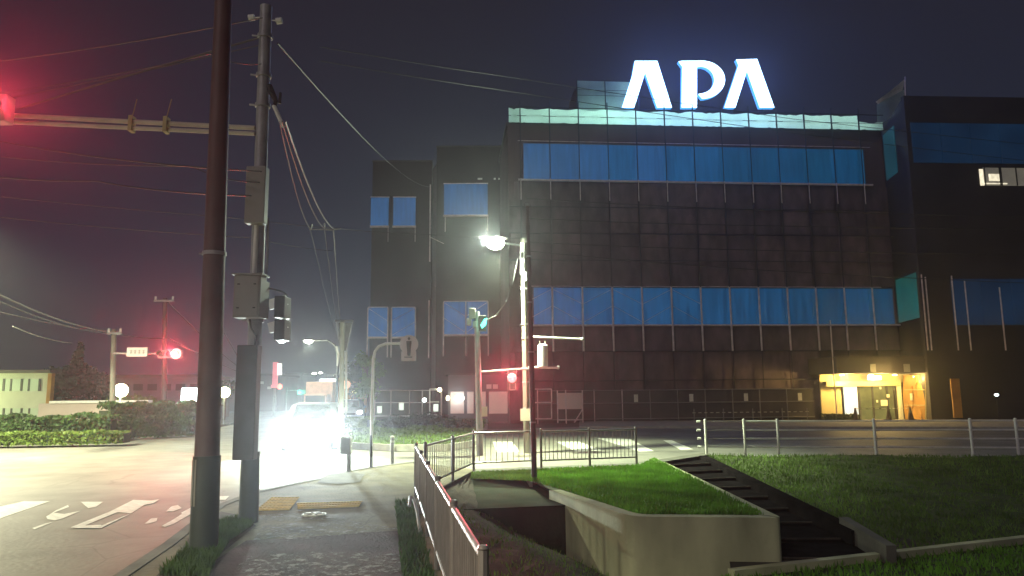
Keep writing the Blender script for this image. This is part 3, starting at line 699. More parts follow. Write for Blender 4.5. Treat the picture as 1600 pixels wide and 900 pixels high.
a_ = at(848, 540, Y=Yl-.3); c_ = at(848, 573, Y=Yl-.3)
mb = MB(); mb.tube([a_, c_], .15, 18); mb.ball(a_, (.15, .15, .05), 18, 6); tr_ = mb.build('transformer', M['white_pipe'], t, smooth=True)
mb = MB()
for dx in (-.08, .08): mb.tube([a_+Vector((dx, 0, 0)), a_+Vector((dx, 0, .14))], .022, 8)
mb.build('bushing', M['grey_box'], tr_, smooth=True)
mb = MB(); mb.box(at(821, 648, Y=Yl-.16), (.3, .02, .35)); mb.build('notice_plate', M['notice'], t)
# thin dark pole in front
b = G(835, 750, -.02); tp = at(824, 318, Y=b.y)
t = thing('thin_pole', b, 'thin dark steel pole standing in the grass just in front of the lamp pole', 'pole')
mb = MB(); mb.tube([b+Vector((0, 0, -.1)), b.lerp(tp, .5), tp], [.055, .05, .028], 12); mb.build('shaft', M['pole_brown'], t, smooth=True)
mb = MB(); q = b.lerp(tp, .99); mb.tube([q, q+Vector((0, 0, .05))], .05, 8); mb.build('cap', M['galv'], t, smooth=True)
for f_ in (.2, .45, .63, .8):
    q = b.lerp(tp, f_); mb = MB(); mb.tube([q+Vector((0, 0, -.015)), q+Vector((0, 0, .015))], .06, 12); mb.build('clamp_band', M['galv'], t, smooth=True)

# ---------------------------------------------------------------- far signal pole with red lamp and green pedestrian lamp
b = G(750, 712, RZ); Yg = b.y; tp = at(745, 487, Y=Yg)
t = thing('signal_pole', b, 'pale signal pole with a red light on its arm and a green light on top', 'signal pole')
mb = MB(); mb.tube([b, tp], [.10, .075], 14); mb.build('shaft', M['galv'], t, smooth=True)
mb = MB(); mb.tube([at(752, 581, Y=Yg), at(826, 576, Y=Yg)], .03, 8); mb.build('signal_arm', M['galv'], t, smooth=True)
c_ = at(800, 592, Y=Yg-.15)
mb = MB(); mb.box(c_+Vector((0, .07, -.02)), (.28, .16, .62)); hb = mb.build('signal_housing', M['grey_box'], t, bevel=.02)
mb = MB(); mb.ball(c_+Vector((0, -.05, 0.02)), (.13, .06, .13), 16, 10); mb.build('lens', M['red'], hb, smooth=True)
mb = MB(); q = at(801, 604, Y=Yg-.25); mb.box(q+Vector((0, 0, -.09)), (.16, .02, .02)); mb.box(q+Vector((-.08, 0, 0)), (.02, .02, .18)); mb.box(q+Vector((.08, 0, 0)), (.02, .02, .18)); mb.build('visor_frame', M['white_pipe'], hb)
light('red_scatter', c_+Vector((-.3, .5, .1)), 110, (1, .1, .15), t, r=.1)  # added light throwing red back onto the scaffold, not a lens
light('red_lamp_light', c_+Vector((0, -.4, .02)), 1400, (1, .06, .09), t, kind='SPOT', r=.1, rot=(R(88), 0, PI), size=R(26), blend=.6)
q = at(757, 505, Y=Yg-.1); mb = MB(); mb.box(q+Vector((-.06, .08, 0)), (.22, .16, .45)); hb = mb.build('pedestrian_head', M['dark_metal'], t, bevel=.01)
mb = MB(); mb.poly([at(x, y, Y=Yg-.12) for x, y in ((751, 508), (757, 498), (761, 497), (759, 508), (753, 513))], (0, .03, 0)); mb.build('lens', M['green'], hb)
light('green_lamp_light', q+Vector((.05, -.3, 0)), 7, (.05, 1, .6), t, r=.05)
for x, y, s_ in ((738, 490, .3), (733, 503, .2), (742, 507, .18)):
    mb = MB(); mb.box(at(x, y, Y=Yg), (s_*.6, .2, s_)); mb.build('bracket_box', M['grey_box'], t, bevel=.01)
mb = MB(); mb.box(at(757, 643, Y=Yg-.12), (.16, .03, .28)); mb.build('call_button_plate', M['notice'], t)
# cable from lamp pole to green light
mb = MB(); mb.tube([at(809, 404, Y=Yl-.1), at(802, 440, Y=19.7), at(790, 472, Y=19.5), at(775, 493, Y=Yg), at(760, 500, Y=Yg)], .014, 6)
tag(mb.build('drop_cable', M['cable_pale'], smooth=True), 'pale drop cable drooping from the lamp pole to the green light', 'cable')

# ---------------------------------------------------------------- curved sign pole with round cycle and pedestrian sign
b = G(580, 731); Ys = b.y
t = thing('sign_pole', b, 'pale pole with a bent top holding a round sign over a small plate', 'road sign')
mb = MB(); mb.tube([b, at(581, 640, Y=Ys), at(583, 562, Y=Ys), at(586, 549, Y=Ys), at(592, 541, Y=Ys), at(602, 537, Y=Ys), at(640, 536, Y=Ys)], .033, 12); mb.build('bent_post', M['white_pipe'], t, smooth=True)
mb = MB(); mb.tube([b, at(580, 680, Y=Ys)], .037, 12); mb.build('base_sleeve', M['pole_dark'], t, smooth=True)
c_ = at(639, 538, Y=Ys-.05)
mb = MB(); mb.tube([c_, c_+Vector((0, -.012, 0))], .215, 28); sg = mb.build('round_plate', M['white_sign'], t)
f_ = lambda x, y: at(x, y, Y=Ys-.068)
mb = MB(); mb.ball(f_(639, 529), (.03, .004, .035), 8, 6); mb.poly([f_(*p) for p in ((635, 533), (643, 533), (642, 545), (641, 556), (637, 556), (636, 545))], (0, -.004, 0)); mb.build('pedestrian_symbol', M['pole_dark'], sg)
a_ = at(627, 549, Y=Ys-.055); c2 = at(650, 564, Y=Ys-.055)
mb = MB(); mb.box((a_+c2)/2, (abs(a_.x-c2.x), .012, abs(a_.z-c2.z))); pl = mb.build('lower_plate', M['white_sign'], t)
mb = MB(); mb.box(f_(638, 558), (.18, .005, .02)); mb.box(f_(638, 553), (.05, .005, .05)); mb.build('plate_text', M['pole_dark'], pl)

# bollards at the kerb
def bollard(px, pyb, pyt, label, r=.045, m='galv', name='bollard'):
    b = G(px, pyb); tp = at(px, pyt, Y=b.y); t = thing(name, b, label, 'bollard', 'posts along the kerb')
    mb = MB(); mb.tube([b+Vector((0, 0, -.1)), tp], r, 14); mb.build('post', M[m], t, smooth=True)
    mb = MB(); mb.ball(tp, (r*1.25, r*1.25, r*.8), 12, 6); mb.build('cap', M['white_pipe'], t, smooth=True)
    mb = MB(); q = b.lerp(tp, .8); mb.tube([q, q+Vector((0, 0, .05))], r*1.06, 14); mb.build('reflective_band', M['white_pipe'], t, smooth=True)
    return t
bollard(613, 725, 683, 'slim grey kerb post left of the railings and right of the sign pole')
t = bollard(545, 737, 697, 'grey kerb post under the grey square box by the island', .05)
a_ = at(534, 684, Y=t.location.y); c_ = at(548, 709, Y=t.location.y)
mb = MB(); mb.box((a_+c_)/2, (.22, .2, .36)); mb.build('marker_box', M['grey_box'], t, bevel=.02)

# ---------------------------------------------------------------- wires
def wire(pts, r, label, m='cable', sag=0.0, name='overhead_cable', group=None):
    P = [at(x, y, Y=Y) for x, y, Y in pts]; out = []
    for a, b in zip(P, P[1:]):
        out += arc(a, b, sag)[:-1]
    out.append(P[-1]); mb = MB(); mb.tube(out, r, 5)
    return tag(mb.build(name, M[m], smooth=True), label, 'cable', group)
wire([(434, 68, 9.3), (672, 292, 44)], .011, 'dark cable falling from the top of the cabinet pole to the hotel wing', 'black', sag=.5)
for i, (x0, x1, x2) in enumerate(((437, 485, 533), (441, 507, 534), (446, 521, 536))):
    wire([(x0, 190, 9.3), (x1, 357, 20), (x2, 545, 40)], .006+.003*i, ('leftmost', 'middle', 'rightmost')[i]+' of the three steep cables running down to the distant wooden pole', 'cable_pale', sag=.25)
mb = MB(); mb.tube([at(483, 358, Y=20), at(521, 359, Y=20), at(532, 357, Y=20)], .018, 6); mb.tube([at(486, 357, Y=20), at(488, 350, Y=20)], .02, 6); mb.tube([at(507, 357, Y=20), at(507, 349, Y=20)], .02, 6)
tag(mb.build('cable_spacer', M['cable_pale'], smooth=True), 'small horizontal spacer bar holding the three steep cables apart', 'cable spacer')
wire([(-40, 100, 12), (410, 28, 9.3)], .008, 'thin upper cable rising from the left to the top of the cabinet pole', sag=.05)
wire([(-40, 212, 14), (408, 268, 9.3)], .011, 'cable below the signal arm meeting the tall narrow cabinet', sag=.1)
wire([(-40, 272, 16), (150, 283, 13), (392, 306, 9.4)], .011, 'cable reaching the middle of the tall narrow cabinet from the left', sag=.05)
wire([(-40, 303, 22), (395, 343, 21), (530, 357, 20.5), (660, 366, 20), (820, 372, 20)], .010, 'long cable crossing the sky behind both near poles to the lamp pole', sag=.03)
wire([(-40, 440, 22), (175, 519, 32)], .03, 'red lit cable sloping down to the left background pole', 'cable_pale', sag=.25)
wire([(-40, 452, 22), (172, 521, 32)], .02, 'lower cable sloping down to the left background pole', 'cable', sag=.25)
wire([(20, 510, 26), (112, 536, 34)], .02, 'short pale cable low over the left house', 'cable_pale', sag=.1)
wire([(176, 520, 32), (262, 528, 36), (395, 590, 60)], .02, 'cable between the left background poles passing the red light', sag=.1)
wire([(262, 472, 36), (400, 590, 90)], .03, 'distant cable falling from the crossarm pole behind the cabinets', sag=.4)
for i, (y0, y1, lab) in enumerate(((118, 205, 'highest cable crossing the rooftop netting and letters'), (140, 232, 'second cable crossing the rooftop netting below the highest'),
                              )):
    wire([(500, y0-45, 16), (780, y0, 18), (1240, y0+68, 24), (1700, y1+30, 30)], .010, lab, sag=.02)
for i, (y0, y1, lab) in enumerate(((310, 334, 'upper dark cable crossing the large hotel facade'), (341, 352, 'second dark cable crossing the large hotel facade'),
                                   (378, 392, 'third dark cable crossing the large hotel facade'), (392, 440, 'lowest dark cable crossing the large hotel facade above the lower windows'))):
    wire([(822, y0, 19.9), (1190, (y0+y1)/2+6, 21), (1700, y1+6, 24)], .013, lab, sag=.03)

for (pts_, r_, lab) in (([(-40, 335, 24), (395, 372, 22), (520, 392, 30)], .012, 'faint cable just below the long crossing cable at the left'),
                        ([(-40, 150, 12), (330, 84, 10), (408, 100, 9.3)], .007, 'faint thin cable crossing above the signal arm'),
                        ([(-40, 478, 24), (178, 523, 31)], .016, 'lowest cable reaching the left background pole'),
                        ([(-40, 240, 14), (300, 260, 10.5), (405, 285, 9.3)], .008, 'thin cable into the back of the tall narrow cabinet'),
                        ([(350, 520, 40), (398, 600, 70)], .02, 'distant pale cable dropping behind the long lower cabinet')):
    wire(pts_, r_, lab, sag=.06)
# ---------------------------------------------------------------- hotel building
class Plane:
    def __init__(s, a, b):   # a, b ground points
        s.a = Vector((a[0], a[1], 0)); s.u = (Vector((b[0], b[1], 0))-s.a); s.len = s.u.length; s.u.normalize()
        s.n = Vector((s.u.y, -s.u.x, 0))      # towards camera
        if s.n.y > 0: s.n = -s.n
    def hit(s, px, py):
        d = ray(px, py); t = (s.a-CAMP).dot(s.n)/d.dot(s.n); p = CAMP+d*t
        return (p-s.a).dot(s.u), p.z
    def pt(s, u, z, off=0): return s.a + s.u*u + Vector((0, 0, z)) + s.n*off
    def box(s, mb, u0, u1, z0, z1, o0, o1):
        P = [s.pt(u, z, o) for z in (z0, z1) for o in (o0, o1) for u in (u0, u1)]
        return mb.add(P, [(0, 2, 3, 1), (4, 5, 7, 6), (0, 1, 5, 4), (2, 6, 7, 3), (0, 4, 6, 2), (1, 3, 7, 5)])
mp = Plane((at(797, 640, Y=46).x, 46), (at(1386, 640, Y=48).x, 48))
mp.len = mp.hit(1413, 640)[0]
hb_ = thing('hotel_building', mp.pt(0, 0), 'large dark hotel building under scaffold netting with two long blue window bands', 'hotel')
zt_ = mp.hit(797, 195)[1]
ztop = mp.hit(797, 170)[1]
mb = MB(); mp.box(mb, 0, mp.len, -.2, zt_, -25, 0); mb.build('wall', M['clad'], hb_)
# cladding sheets: separate netting strips standing proud, per bay
s0 = mp.hit(862, 512)[0]; bay = mp.hit(1272, 512)[0]-s0; bay /= 9.0
grid_s = [s0+bay*k for k in range(-1, 14) if s0+bay*k < mp.len-.5]
zl = {}
zA = mp.hit(900, 450)[1]; zB = mp.hit(900, 508)[1]; zC = mp.hit(900, 226)[1]; zD = mp.hit(900, 284)[1]; zP = mp.hit(862, 550)[1]
for (z1, z0, sL, sR) in ((zC, zD, mp.hit(818, 260)[0], mp.hit(1350, 260)[0]), (zA, zB, mp.hit(834, 480)[0], mp.hit(1396, 480)[0])):
    edges = [sL]+[g for g in grid_s if sL+.3 < g < sR-.3]+[sR]
    for a, b in zip(edges, edges[1:]):
        mb = MB(); mp.box(mb, a+.01, b-.01, z0, z1, -.05, .04); mb.build('window', M['blue%d' % max(1, min(5, int(1+a/mp.len*4.6+rnd(-.7, .7))))], hb_)
# rooftop box and letters
mb = MB(); rp_ = Plane(mp.pt(0, 0, -3), mp.pt(mp.len, 0, -3))
u0, z1 = rp_.hit(903, 126); u1, _ = rp_.hit(990, 126)
rp_.box(mb, u0, u1, zt_-.5, z1, -4, 0); mb.build('plant_room', M['clad'], hb_)
# roof slab edge
mb = MB(); mp.box(mb, -.1, mp.len+.1, zt_, zt_+.25, -25, -.25); mb.build('roof', M['roof'], hb_)
# scaffold thing
sc = thing('scaffolding', mp.pt(0, 0, 1), 'tube scaffolding with pale netting along the top of the large hotel facade', 'scaffolding')
for g in grid_s:
    q = mp.pt(g, 0, .55)
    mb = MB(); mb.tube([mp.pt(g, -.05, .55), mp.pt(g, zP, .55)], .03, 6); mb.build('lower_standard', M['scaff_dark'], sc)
    mb = MB(); mb.tube([mp.pt(g, zP, .55), mp.pt(g, zA, .55)], .06, 6); mb.build('bright_standard', M['scaff'], sc)  # stretch of the tube in the lit tone
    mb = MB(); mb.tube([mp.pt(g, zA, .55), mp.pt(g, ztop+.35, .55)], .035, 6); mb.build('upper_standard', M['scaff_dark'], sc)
    mb = MB(); mb.tube([mp.pt(g, zD-1.4, .6), mp.pt(g, zD, .6)], .03, 6); mb.build('mid_standard', M['scaff'], sc)
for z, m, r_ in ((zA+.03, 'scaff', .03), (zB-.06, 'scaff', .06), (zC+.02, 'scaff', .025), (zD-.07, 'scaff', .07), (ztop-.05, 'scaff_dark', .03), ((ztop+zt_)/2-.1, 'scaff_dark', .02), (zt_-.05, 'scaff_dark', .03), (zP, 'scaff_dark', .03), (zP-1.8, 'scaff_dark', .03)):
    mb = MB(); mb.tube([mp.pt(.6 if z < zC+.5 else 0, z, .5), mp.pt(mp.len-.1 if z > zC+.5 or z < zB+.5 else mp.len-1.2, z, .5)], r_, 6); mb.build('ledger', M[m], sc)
for k in range(-1, 5):   # diagonal braces in front of the lower blue band
    a, b = s0+bay*k, s0+bay*(k+1)
    for zz0, zz1 in ((zA-.15, zA-1.1), (zA-1.2, zB+.1)):
        mb = MB()
        if k % 2 == 0: mb.tube([mp.pt(a, zz0, .6), mp.pt(b, zz1, .6)], .016, 5)
        else: mb.tube([mp.pt(a, zz1, .6), mp.pt(b, zz0, .6)], .016, 5)
        mb.build('brace', M['scaff'], sc)
# pale netting panels at the top (with sag between standards)
edges = [0.0]+grid_s+[mp.len-.1]
for i, (a, b) in enumerate(zip(edges, edges[1:])):
    if b-a < .2: continue
    nx = 8; hi = ztop-.5 if a > mp.len-3.2 else ztop-.1
    up = [mp.pt(a+.03+(b-a-.06)*j/nx, hi-.10*math.sin(PI*j/nx)*rnd(.4, 1.4), .45) for j in range(nx+1)]
    lo_ = [mp.pt(a+.03+(b-a-.06)*j/nx, zt_+.0+.05*rnd(-1, 1), .45) for j in range(nx+1)]
    mb = MB(); mb.grid(up, lo_, 6, lambda p, u, v: p+mp.n*(.10*math.sin(u*PI)*math.sin(v*PI)+rnd(-.015, .015))); mb.build('netting_panel', M['net'], sc, smooth=True)
rows_ = [(.1, zP-.05, 'a'), (zP, zB-.15, 'b'), (zA+.1, (zA+zD)/2, 'c'), ((zA+zD)/2+.05, zD-.15, 'd')]
for i, (a, b) in enumerate(zip(edges, edges[1:])):
    if b-a < .2: continue
    for z0, z1, kk in rows_:
        if kk == 'a' and a > mp.len-6.5: continue
        m_, n_ = 7, max(4, int((z1-z0)/.5)); off = rnd(.24, .34)
        top_ = [mp.pt(a+.02+(b-a-.04)*j/m_, z1, off+rnd(-.02, .02)) for j in range(m_+1)]
        bot_ = [mp.pt(a+.02+(b-a-.04)*j/m_, z0, off+rnd(-.02, .02)) for j in range(m_+1)]
        mb = MB(); amp = rnd(.04, .12); ph = rnd(0, 6)
        mb.grid(top_, bot_, n_, lambda p, u, v: p+mp.n*(amp*math.sin(u*PI)*(.6+.4*math.sin(v*9+ph))+rnd(-.02, .02))); mb.build('facade_netting', M['fnet%d' % random.randrange(3)], sc, smooth=True)
zz = zA+1.7
while zz < zD-.5:
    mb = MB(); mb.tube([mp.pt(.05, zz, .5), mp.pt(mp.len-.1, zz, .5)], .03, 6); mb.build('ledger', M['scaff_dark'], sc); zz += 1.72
# net over plant room
u0, z1 = mp.hit(903, 127); u1, _ = mp.hit(988, 127)
mb = MB(); rp2 = Plane(mp.pt(0, 0, -2.7), mp.pt(mp.len, 0, -2.7)); u0, z1 = rp2.hit(901, 126); u1, _ = rp2.hit(988, 126)
rp2.box(mb, u0, u1, ztop-.6, z1, -.03, 0); mb.build('plant_room_netting', M['net_dark'], sc)
for u_ in (u0, (u0+u1)/2, u1):
    mb = MB(); mb.tube([rp2.pt(u_, ztop-.6, .08), rp2.pt(u_, z1+.1, .08)], .035, 6); mb.build('upper_standard', M['scaff_dark'], sc)
for z in (z1-.7, z1-1.1):
    mb = MB(); mb.tube([rp2.pt(u0, z, .1), rp2.pt(u1, z, .1)], .02, 6); mb.build('ledger', M['scaff_dark'], sc)
# rooftop sign letters
lp_ = Plane(mp.pt(0, 0, -1.3), mp.pt(mp.len, 0, -1.3))
sign = thing('rooftop_sign', lp_.pt(lp_.hit(1100, 160)[0], zt_), 'brightly lit white and blue three letter sign on the hotel roof', 'sign')
def lpt(x, y): u, z = lp_.hit(x, y); return lp_.pt(u, z)
Pb = [(1062, 96), (1090, 95), (1100, 94)]
def ell(cx, cy, rx, ry, a0, a1, n=14): return [(cx+rx*math.cos(R(a0+(a1-a0)*i/n)), cy-ry*math.sin(R(a0+(a1-a0)*i/n))) for i in range(n+1)]
A1 = [(992, 95), (1027, 95), (1050, 168), (1027, 168), (1008, 113), (991, 168), (972, 168), (988, 118)]
A2 = [(1150, 93), (1183, 92), (1210, 168), (1187, 168), (1167, 111), (1149, 168), (1132, 168), (1154, 102)]
Pp = [(1060, 96), (1066, 95)] + ell(1096, 124.5, 37, 30, 85, -88) + [(1091, 147)] + list(reversed(ell(1094, 125, 22, 21, 85, -80))) + [(1089, 105), (1089, 168), (1065, 168), (1066, 104)]
for nm, poly_ in (('letter', A1), ('letter', Pp), ('letter', A2)):
    P = [lpt(x, y) for x, y in poly_]
    mb = MB(); mb.poly(P); lo = mb.build(nm, M['letter'], sign)
    mb = MB(); n_ = len(P); e_ = mp.n*-.35
    mb.add([p-mp.n*.01 for p in P]+[p+e_ for p in P], [(i, (i+1) % n_, (i+1) % n_+n_, i+n_) for i in range(n_)]); mb.build('letter_side', M['letter_side'], lo)
mb = MB()
for x in (1000, 1040, 1078, 1145, 1195):
    q = lpt(x, 160); mb.tube([Vector((q.x, q.y+.5, zt_)), Vector((q.x, q.y+.4, q.z+.8))], .06, 6)
mb.build('sign_frame', M['dark_metal'], sign)
for u0_, u1_, cc, pw in ((.3, 8.2, (.55, .92, .78), 120), (8.2, 17.5, (.52, .88, .95), 190), (17.5, 24.6, (.6, .92, .85), 115)):
    al = light('added_net_strip', mp.pt((u0_+u1_)/2, (ztop+zt_)/2+.1, -.85), pw, cc, sign, kind='AREA', rot=(R(-90), 0, math.atan2(mp.u.y, mp.u.x)))
    al.data.shape = 'RECTANGLE'; al.data.size = u1_-u0_; al.data.size_y = .35  # added unseen strips that light the parapet netting from behind
u, z = lp_.hit(945, 158); light('added_roof_fill', mp.pt(u, ztop-.2, -1.6), 200, (.55, 1, .85), sign, r=.3)  # added light that brightens the netting by the plant room
for x in (1010, 1078, 1165):
    u, z = lp_.hit(x, 130); light('letter_glow', mp.pt(u, z, -.6), 420, (.03, .10, 1.0), sign, r=1.0)
# white triangular tarp
t = thing('roof_tarp', mp.pt(mp.len-.5, ztop), 'white triangular tarp stretched to a peak at the roof corner', 'tarp')
rp3 = Plane(mp.pt(0, 0, -.2), mp.pt(mp.len, 0, -.2))
f3 = lambda x, y, o=0: rp3.pt(*rp3.hit(x, y), o)
mb = MB(); mb.grid([f3(1368, 159), f3(1390, 143), f3(1414, 123)], [f3(1372, 163), f3(1392, 152, -.3), f3(1414, 140, -.3)], 2); mb.build('tarp_edge', M['white_pipe'], t)
mb = MB(); mb.grid([f3(1370, 163, -.02), f3(1392, 151, -.1), f3(1414, 139, -.1)], [f3(1376, 195, -.4), f3(1395, 195, -.6), f3(1418, 195, -.6)], 4); mb.build('tarp_sheet', M['net_dark'], t)
mb = MB(); mb.tube([f3(1415, 200), f3(1414, 120)], .04, 6); mb.build('tarp_pole', M['scaff'], t)

# wing to the right, nearer
wpY = 44.0
cA = Vector((at(1455, 640, Y=wpY).x, wpY)); cB = Vector((cA.x+26, wpY+1.6))
wp = Plane((cA.x, cA.y), (cB.x, cB.y))
wg = thing('hotel_wing', wp.pt(0, 0), 'dark unlit hotel wing at the right with dim blue bands and one lit room', 'hotel wing')
zw = wp.hit(1450, 150)[1]
mb = MB(); wp.box(mb, 1.3, 26, -.2, zw, -22, 0); mb.build('wall', M['clad_dark'], wg)
mb = MB(); wp.box(mb, 0, 1.3, -.2, zw, -.3, 0); mb.build('corner_wall', M['clad_dark'], wg)
for (ya, yb) in ((193, 255), (436, 508)):
    z1 = wp.hit(1500, ya)[1]; z0 = wp.hit(1500, yb)[1]; ed = [0.25 if ya < 300 else wp.hit(1487, 470)[0]]
    while ed[-1] < 14: ed.append(ed[-1]+bay)
    for a, b in zip(ed, ed[1:]):
        mb = MB(); wp.box(mb, a+.02, b-.02, z0, z1, -.05, .05); mb.build('window', M['sheet_blue_dim'], wg)
for px, y0, y1 in ((1487, 432, 548), (1507, 440, 548), (1561, 450, 548), (1440, 430, 548), (1446, 434, 548)):
    u, _ = wp.hit(px, (y0+y1)/2); z1 = wp.hit(px, y0)[1]; z0 = wp.hit(px, y1)[1]
    mb = MB(); mb.tube([wp.pt(u, z0, .3), wp.pt(u, z1, .3)], .045, 6); mb.build('downpipe', M['scaff'], wg, smooth=True)
# lit room
a, z1 = wp.hit(1529, 262); b_, z0 = wp.hit(1650, 291)
mb = MB(); wp.box(mb, a, a+.24, z0, z1-.1, -.05, .04); wi = mb.build('lit_window', M['win_warm'], wg)
a2, zq = wp.hit(1544, 272); b2_, zr = wp.hit(1563, 283)
mb = MB(); wp.box(mb, a2, b2_, zr, zq, -.05, .04); mb.build('lit_window', M['win_warm'], wg)
for uu in (a+.27, (a2+b2_)/2+.3, b2_+.02, b2_+1.0): mb = MB(); wp.box(mb, uu, uu+.06, z0, z1, .045, .09); mb.build('window_mullion', M['dark_metal'], wg)
mb = MB(); wp.box(mb, a+.26, b_, z0, z1, -.06, .02); mb.build('dim_window', M['win_dim'], wg)
mb = MB(); wp.box(mb, a, b2_+.4, zr-.2, zr-.14, 0, .06); mb.build('sill', M['win_warm'], wg)
# side facet
sp_ = Plane((mp.pt(mp.len, 0).x, mp.pt(mp.len, 0).y), (cA.x, cA.y))
mb = MB()
def quadp(mb, P, th=.1):
    return mb.poly(P, (-th, th*.3, 0))
X0, X1 = Vector((mp.pt(mp.len, 0).x, mp.pt(mp.len, 0).y, 0)), Vector((cA.x, cA.y, 0))
mb = MB(); mb.poly([X0+Vector((.01, 0, -.2)), X1+Vector((.01, 0.01, -.2)), X1+Vector((.01, 0.01, zw)), X0+Vector((.01, 0, zt_))], (3, 1.5, 0)); mb.build('side_wall', M['clad_dark'], wg)
def sq(u0, u1, z0, z1, m, nm='window'):
    n_ = Vector((-(X1-X0).y, (X1-X0).x, 0)).normalized()
    if n_.y > 0 and n_.x > 0: n_ = -n_
    if n_.x > 0: n_ = -n_
    mb = MB(); mb.poly([X0.lerp(X1, u0)+Vector((0, 0, z0)), X0.lerp(X1, u1)+Vector((0, 0, z0)), X0.lerp(X1, u1)+Vector((0, 0, z1)), X0.lerp(X1, u0)+Vector((0, 0, z1))], n_*.06); mb.build(nm, m, wg)
sq(.1, .55, zD+.3, zC+.9, M['sheet_teal_dim']); sq(.12, .92, zB+.1, zA+.5, M['sheet_teal'])

# left blocks
def block(name, label, x0, x1, ytop, Y, wins, depth=14, mname='clad_dark'):
    pl = Plane((at(x0, 500, Y=Y).x, Y), (at(x1, 500, Y=Y).x, Y+.1))
    t = thing(name, pl.pt(0, 0), label, 'building')
    zt = pl.hit((x0+x1)/2, ytop)[1]
    mb = MB(); pl.box(mb, 0, pl.len, -.2, zt, -depth, 0); mb.build('wall', M[mname], t)
    mb = MB(); pl.box(mb, -.05, pl.len+.05, zt, zt+.12, -depth, .05); mb.build('parapet', M['roof'], t)
    for (a, b, c, d, br) in wins:
        u0, z1 = pl.hit(a, c); u1, z0 = pl.hit(b, d)
        mb = MB(); pl.box(mb, u0, u1, z0, z1, -.05, .05); wi = mb.build('window', M['blue%d' % random.randrange(2)], t)
        mb = MB(); pl.box(mb, u0-.04, u1+.04, z1, z1+.07, 0, .12); pl.box(mb, u0-.04, u1+.04, z0-.14, z0, 0, .14)
        mb.build('window_frame', M['scaff'], wi)
        if br:
            um = (u0+u1)/2
            for q_ in [u0-.04, u1+.04]+([um] if b-a > 50 else []):
                mb = MB(); pl.box(mb, q_-.045, q_+.045, z0-1.6, z1, .05, .13); mb.build('scaffold_post', M['scaff'], wi)
            mb = MB(); k = -1 if br == 1 else 1; zm = (z0+z1)/2
            for q0, q1 in ((z1-.05, zm+.1), (zm, z0+.1)):
                if b-a > 50:
                    mb.tube([pl.pt(u0, q0, .1), pl.pt(um, q1, .1)], .02, 5); mb.tube([pl.pt(um, q1, .1), pl.pt(u1, q0, .1)], .02, 5)
                elif k < 0: mb.tube([pl.pt(u0, q0, .1), pl.pt(u1, q1, .1)], .02, 5)
                else: mb.tube([pl.pt(u0, q1, .1), pl.pt(u1, q0, .1)], .02, 5)
            mb.build('brace', M['scaff'], wi)
        else:
            for uu in ((u0+.1, u1) if b-a > 50 else (u1,)):
                mb = MB(); mb.tube([pl.pt(uu, z0-1.3, .1), pl.pt(uu, z0-.1, .1)], .03, 5); mb.build('scaffold_post', M['scaff'], wi)
    return pl, t
plA, tA = block('hotel_annex', 'leftmost recessed block of the hotel with pairs of small blue windows', 578, 673, 253, 57, [(580, 607, 309, 353, 0), (615, 649, 309, 353, 0), (576, 605, 481, 526, 1), (613, 648, 481, 526, 2)])
plB, tB = block('hotel_annex', 'taller recessed block of the hotel left of the main facade with single blue windows', 681, 800, 230, 54, [(694, 762, 288, 336, 0), (694, 762, 472, 522, 3)])
# link between blocks
mb = MB(); q0 = plA.pt(plA.len, 0, -.6); q1 = plB.pt(0, 0, -1.2); zz = plA.hit(660, 262)[1]
mb.poly([q0, q1, q1+Vector((0, 0, zz)), q0+Vector((0, 0, zz))], (0, 3, 0)); mb.build('link_wall', M['wall_grey'], tA)
for px, y0, y1 in ((673, 290, 410), (671, 470, 560), (792, 470, 560)):
    pp = plB; u, z1 = pp.hit(px, y0); _, z0 = pp.hit(px, y1); mb = MB(); mb.tube([pp.pt(u, z0, .3), pp.pt(u, z1, .3)], .05, 6); mb.build('downpipe', M['scaff'], tB, smooth=True)
mb = MB(); u, z = plB.hit(673, 372); u2, z2 = plB.hit(694, 382); mb.tube([plB.pt(u, z, .3), plB.pt(u2, z2, .3)], .03, 5); mb.build('bracket', M['scaff'], tB)
for x in (750, 773, 780):
    mb = MB(); mb.box(plB.pt(*plB.hit(x, 280), .1), (.35 if x < 760 else .15, .1, .12)); mb.build('vent_cap', M['white_pipe'], tB)
# ground floor bay with lit blinds (shop front)
gp = Plane((at(700, 640, Y=48).x, 48), (at(796, 640, Y=48).x, 48.1))
t = thing('ground_floor_annex', gp.pt(0, 0), 'low flat roofed ground floor annex with pale lit blinds', 'annex')
zt2 = gp.hit(750, 586)[1]
mb = MB(); gp.box(mb, 0, gp.len, -.2, zt2, -6, 0); mb.build('wall', M['wall_grey'], t)
mb = MB(); gp.box(mb, -.2, gp.len+.1, zt2, zt2+.12, -6, .3); mb.build('roof', M['roof'], t)
for a, b in ((703, 726), (729, 741), (744, 760), (763, 797)):
    u0, z1 = gp.hit(a, 612); u1, z0 = gp.hit(b, 646); mb = MB(); gp.box(mb, u0+.04, u1-.04, z0, z1, -.02, .05); mb.build('window_blind', M['curtain'], t)
for x in (764, 774):
    mb = MB(); u, z = gp.hit(x, 604); gp.box(mb, u-.16, u+.16, z-.14, z+.14, 0, .05); mb.build('sign_character', M['win_dim'], t)
for x, mm in ((713, 'lamp_cool'), (723, 'lamp_cool'), (700, 'lamp_warm')):
    q = gp.pt(*gp.hit(x, 622), .3); mb = MB(); mb.ball(q, (.10, .07, .15), 10, 6); mb.build('wall_lamp', M[mm], t, smooth=True)
light('wall_light', gp.pt(*gp.hit(716, 622), .7), 30, (.9, .95, 1), t)

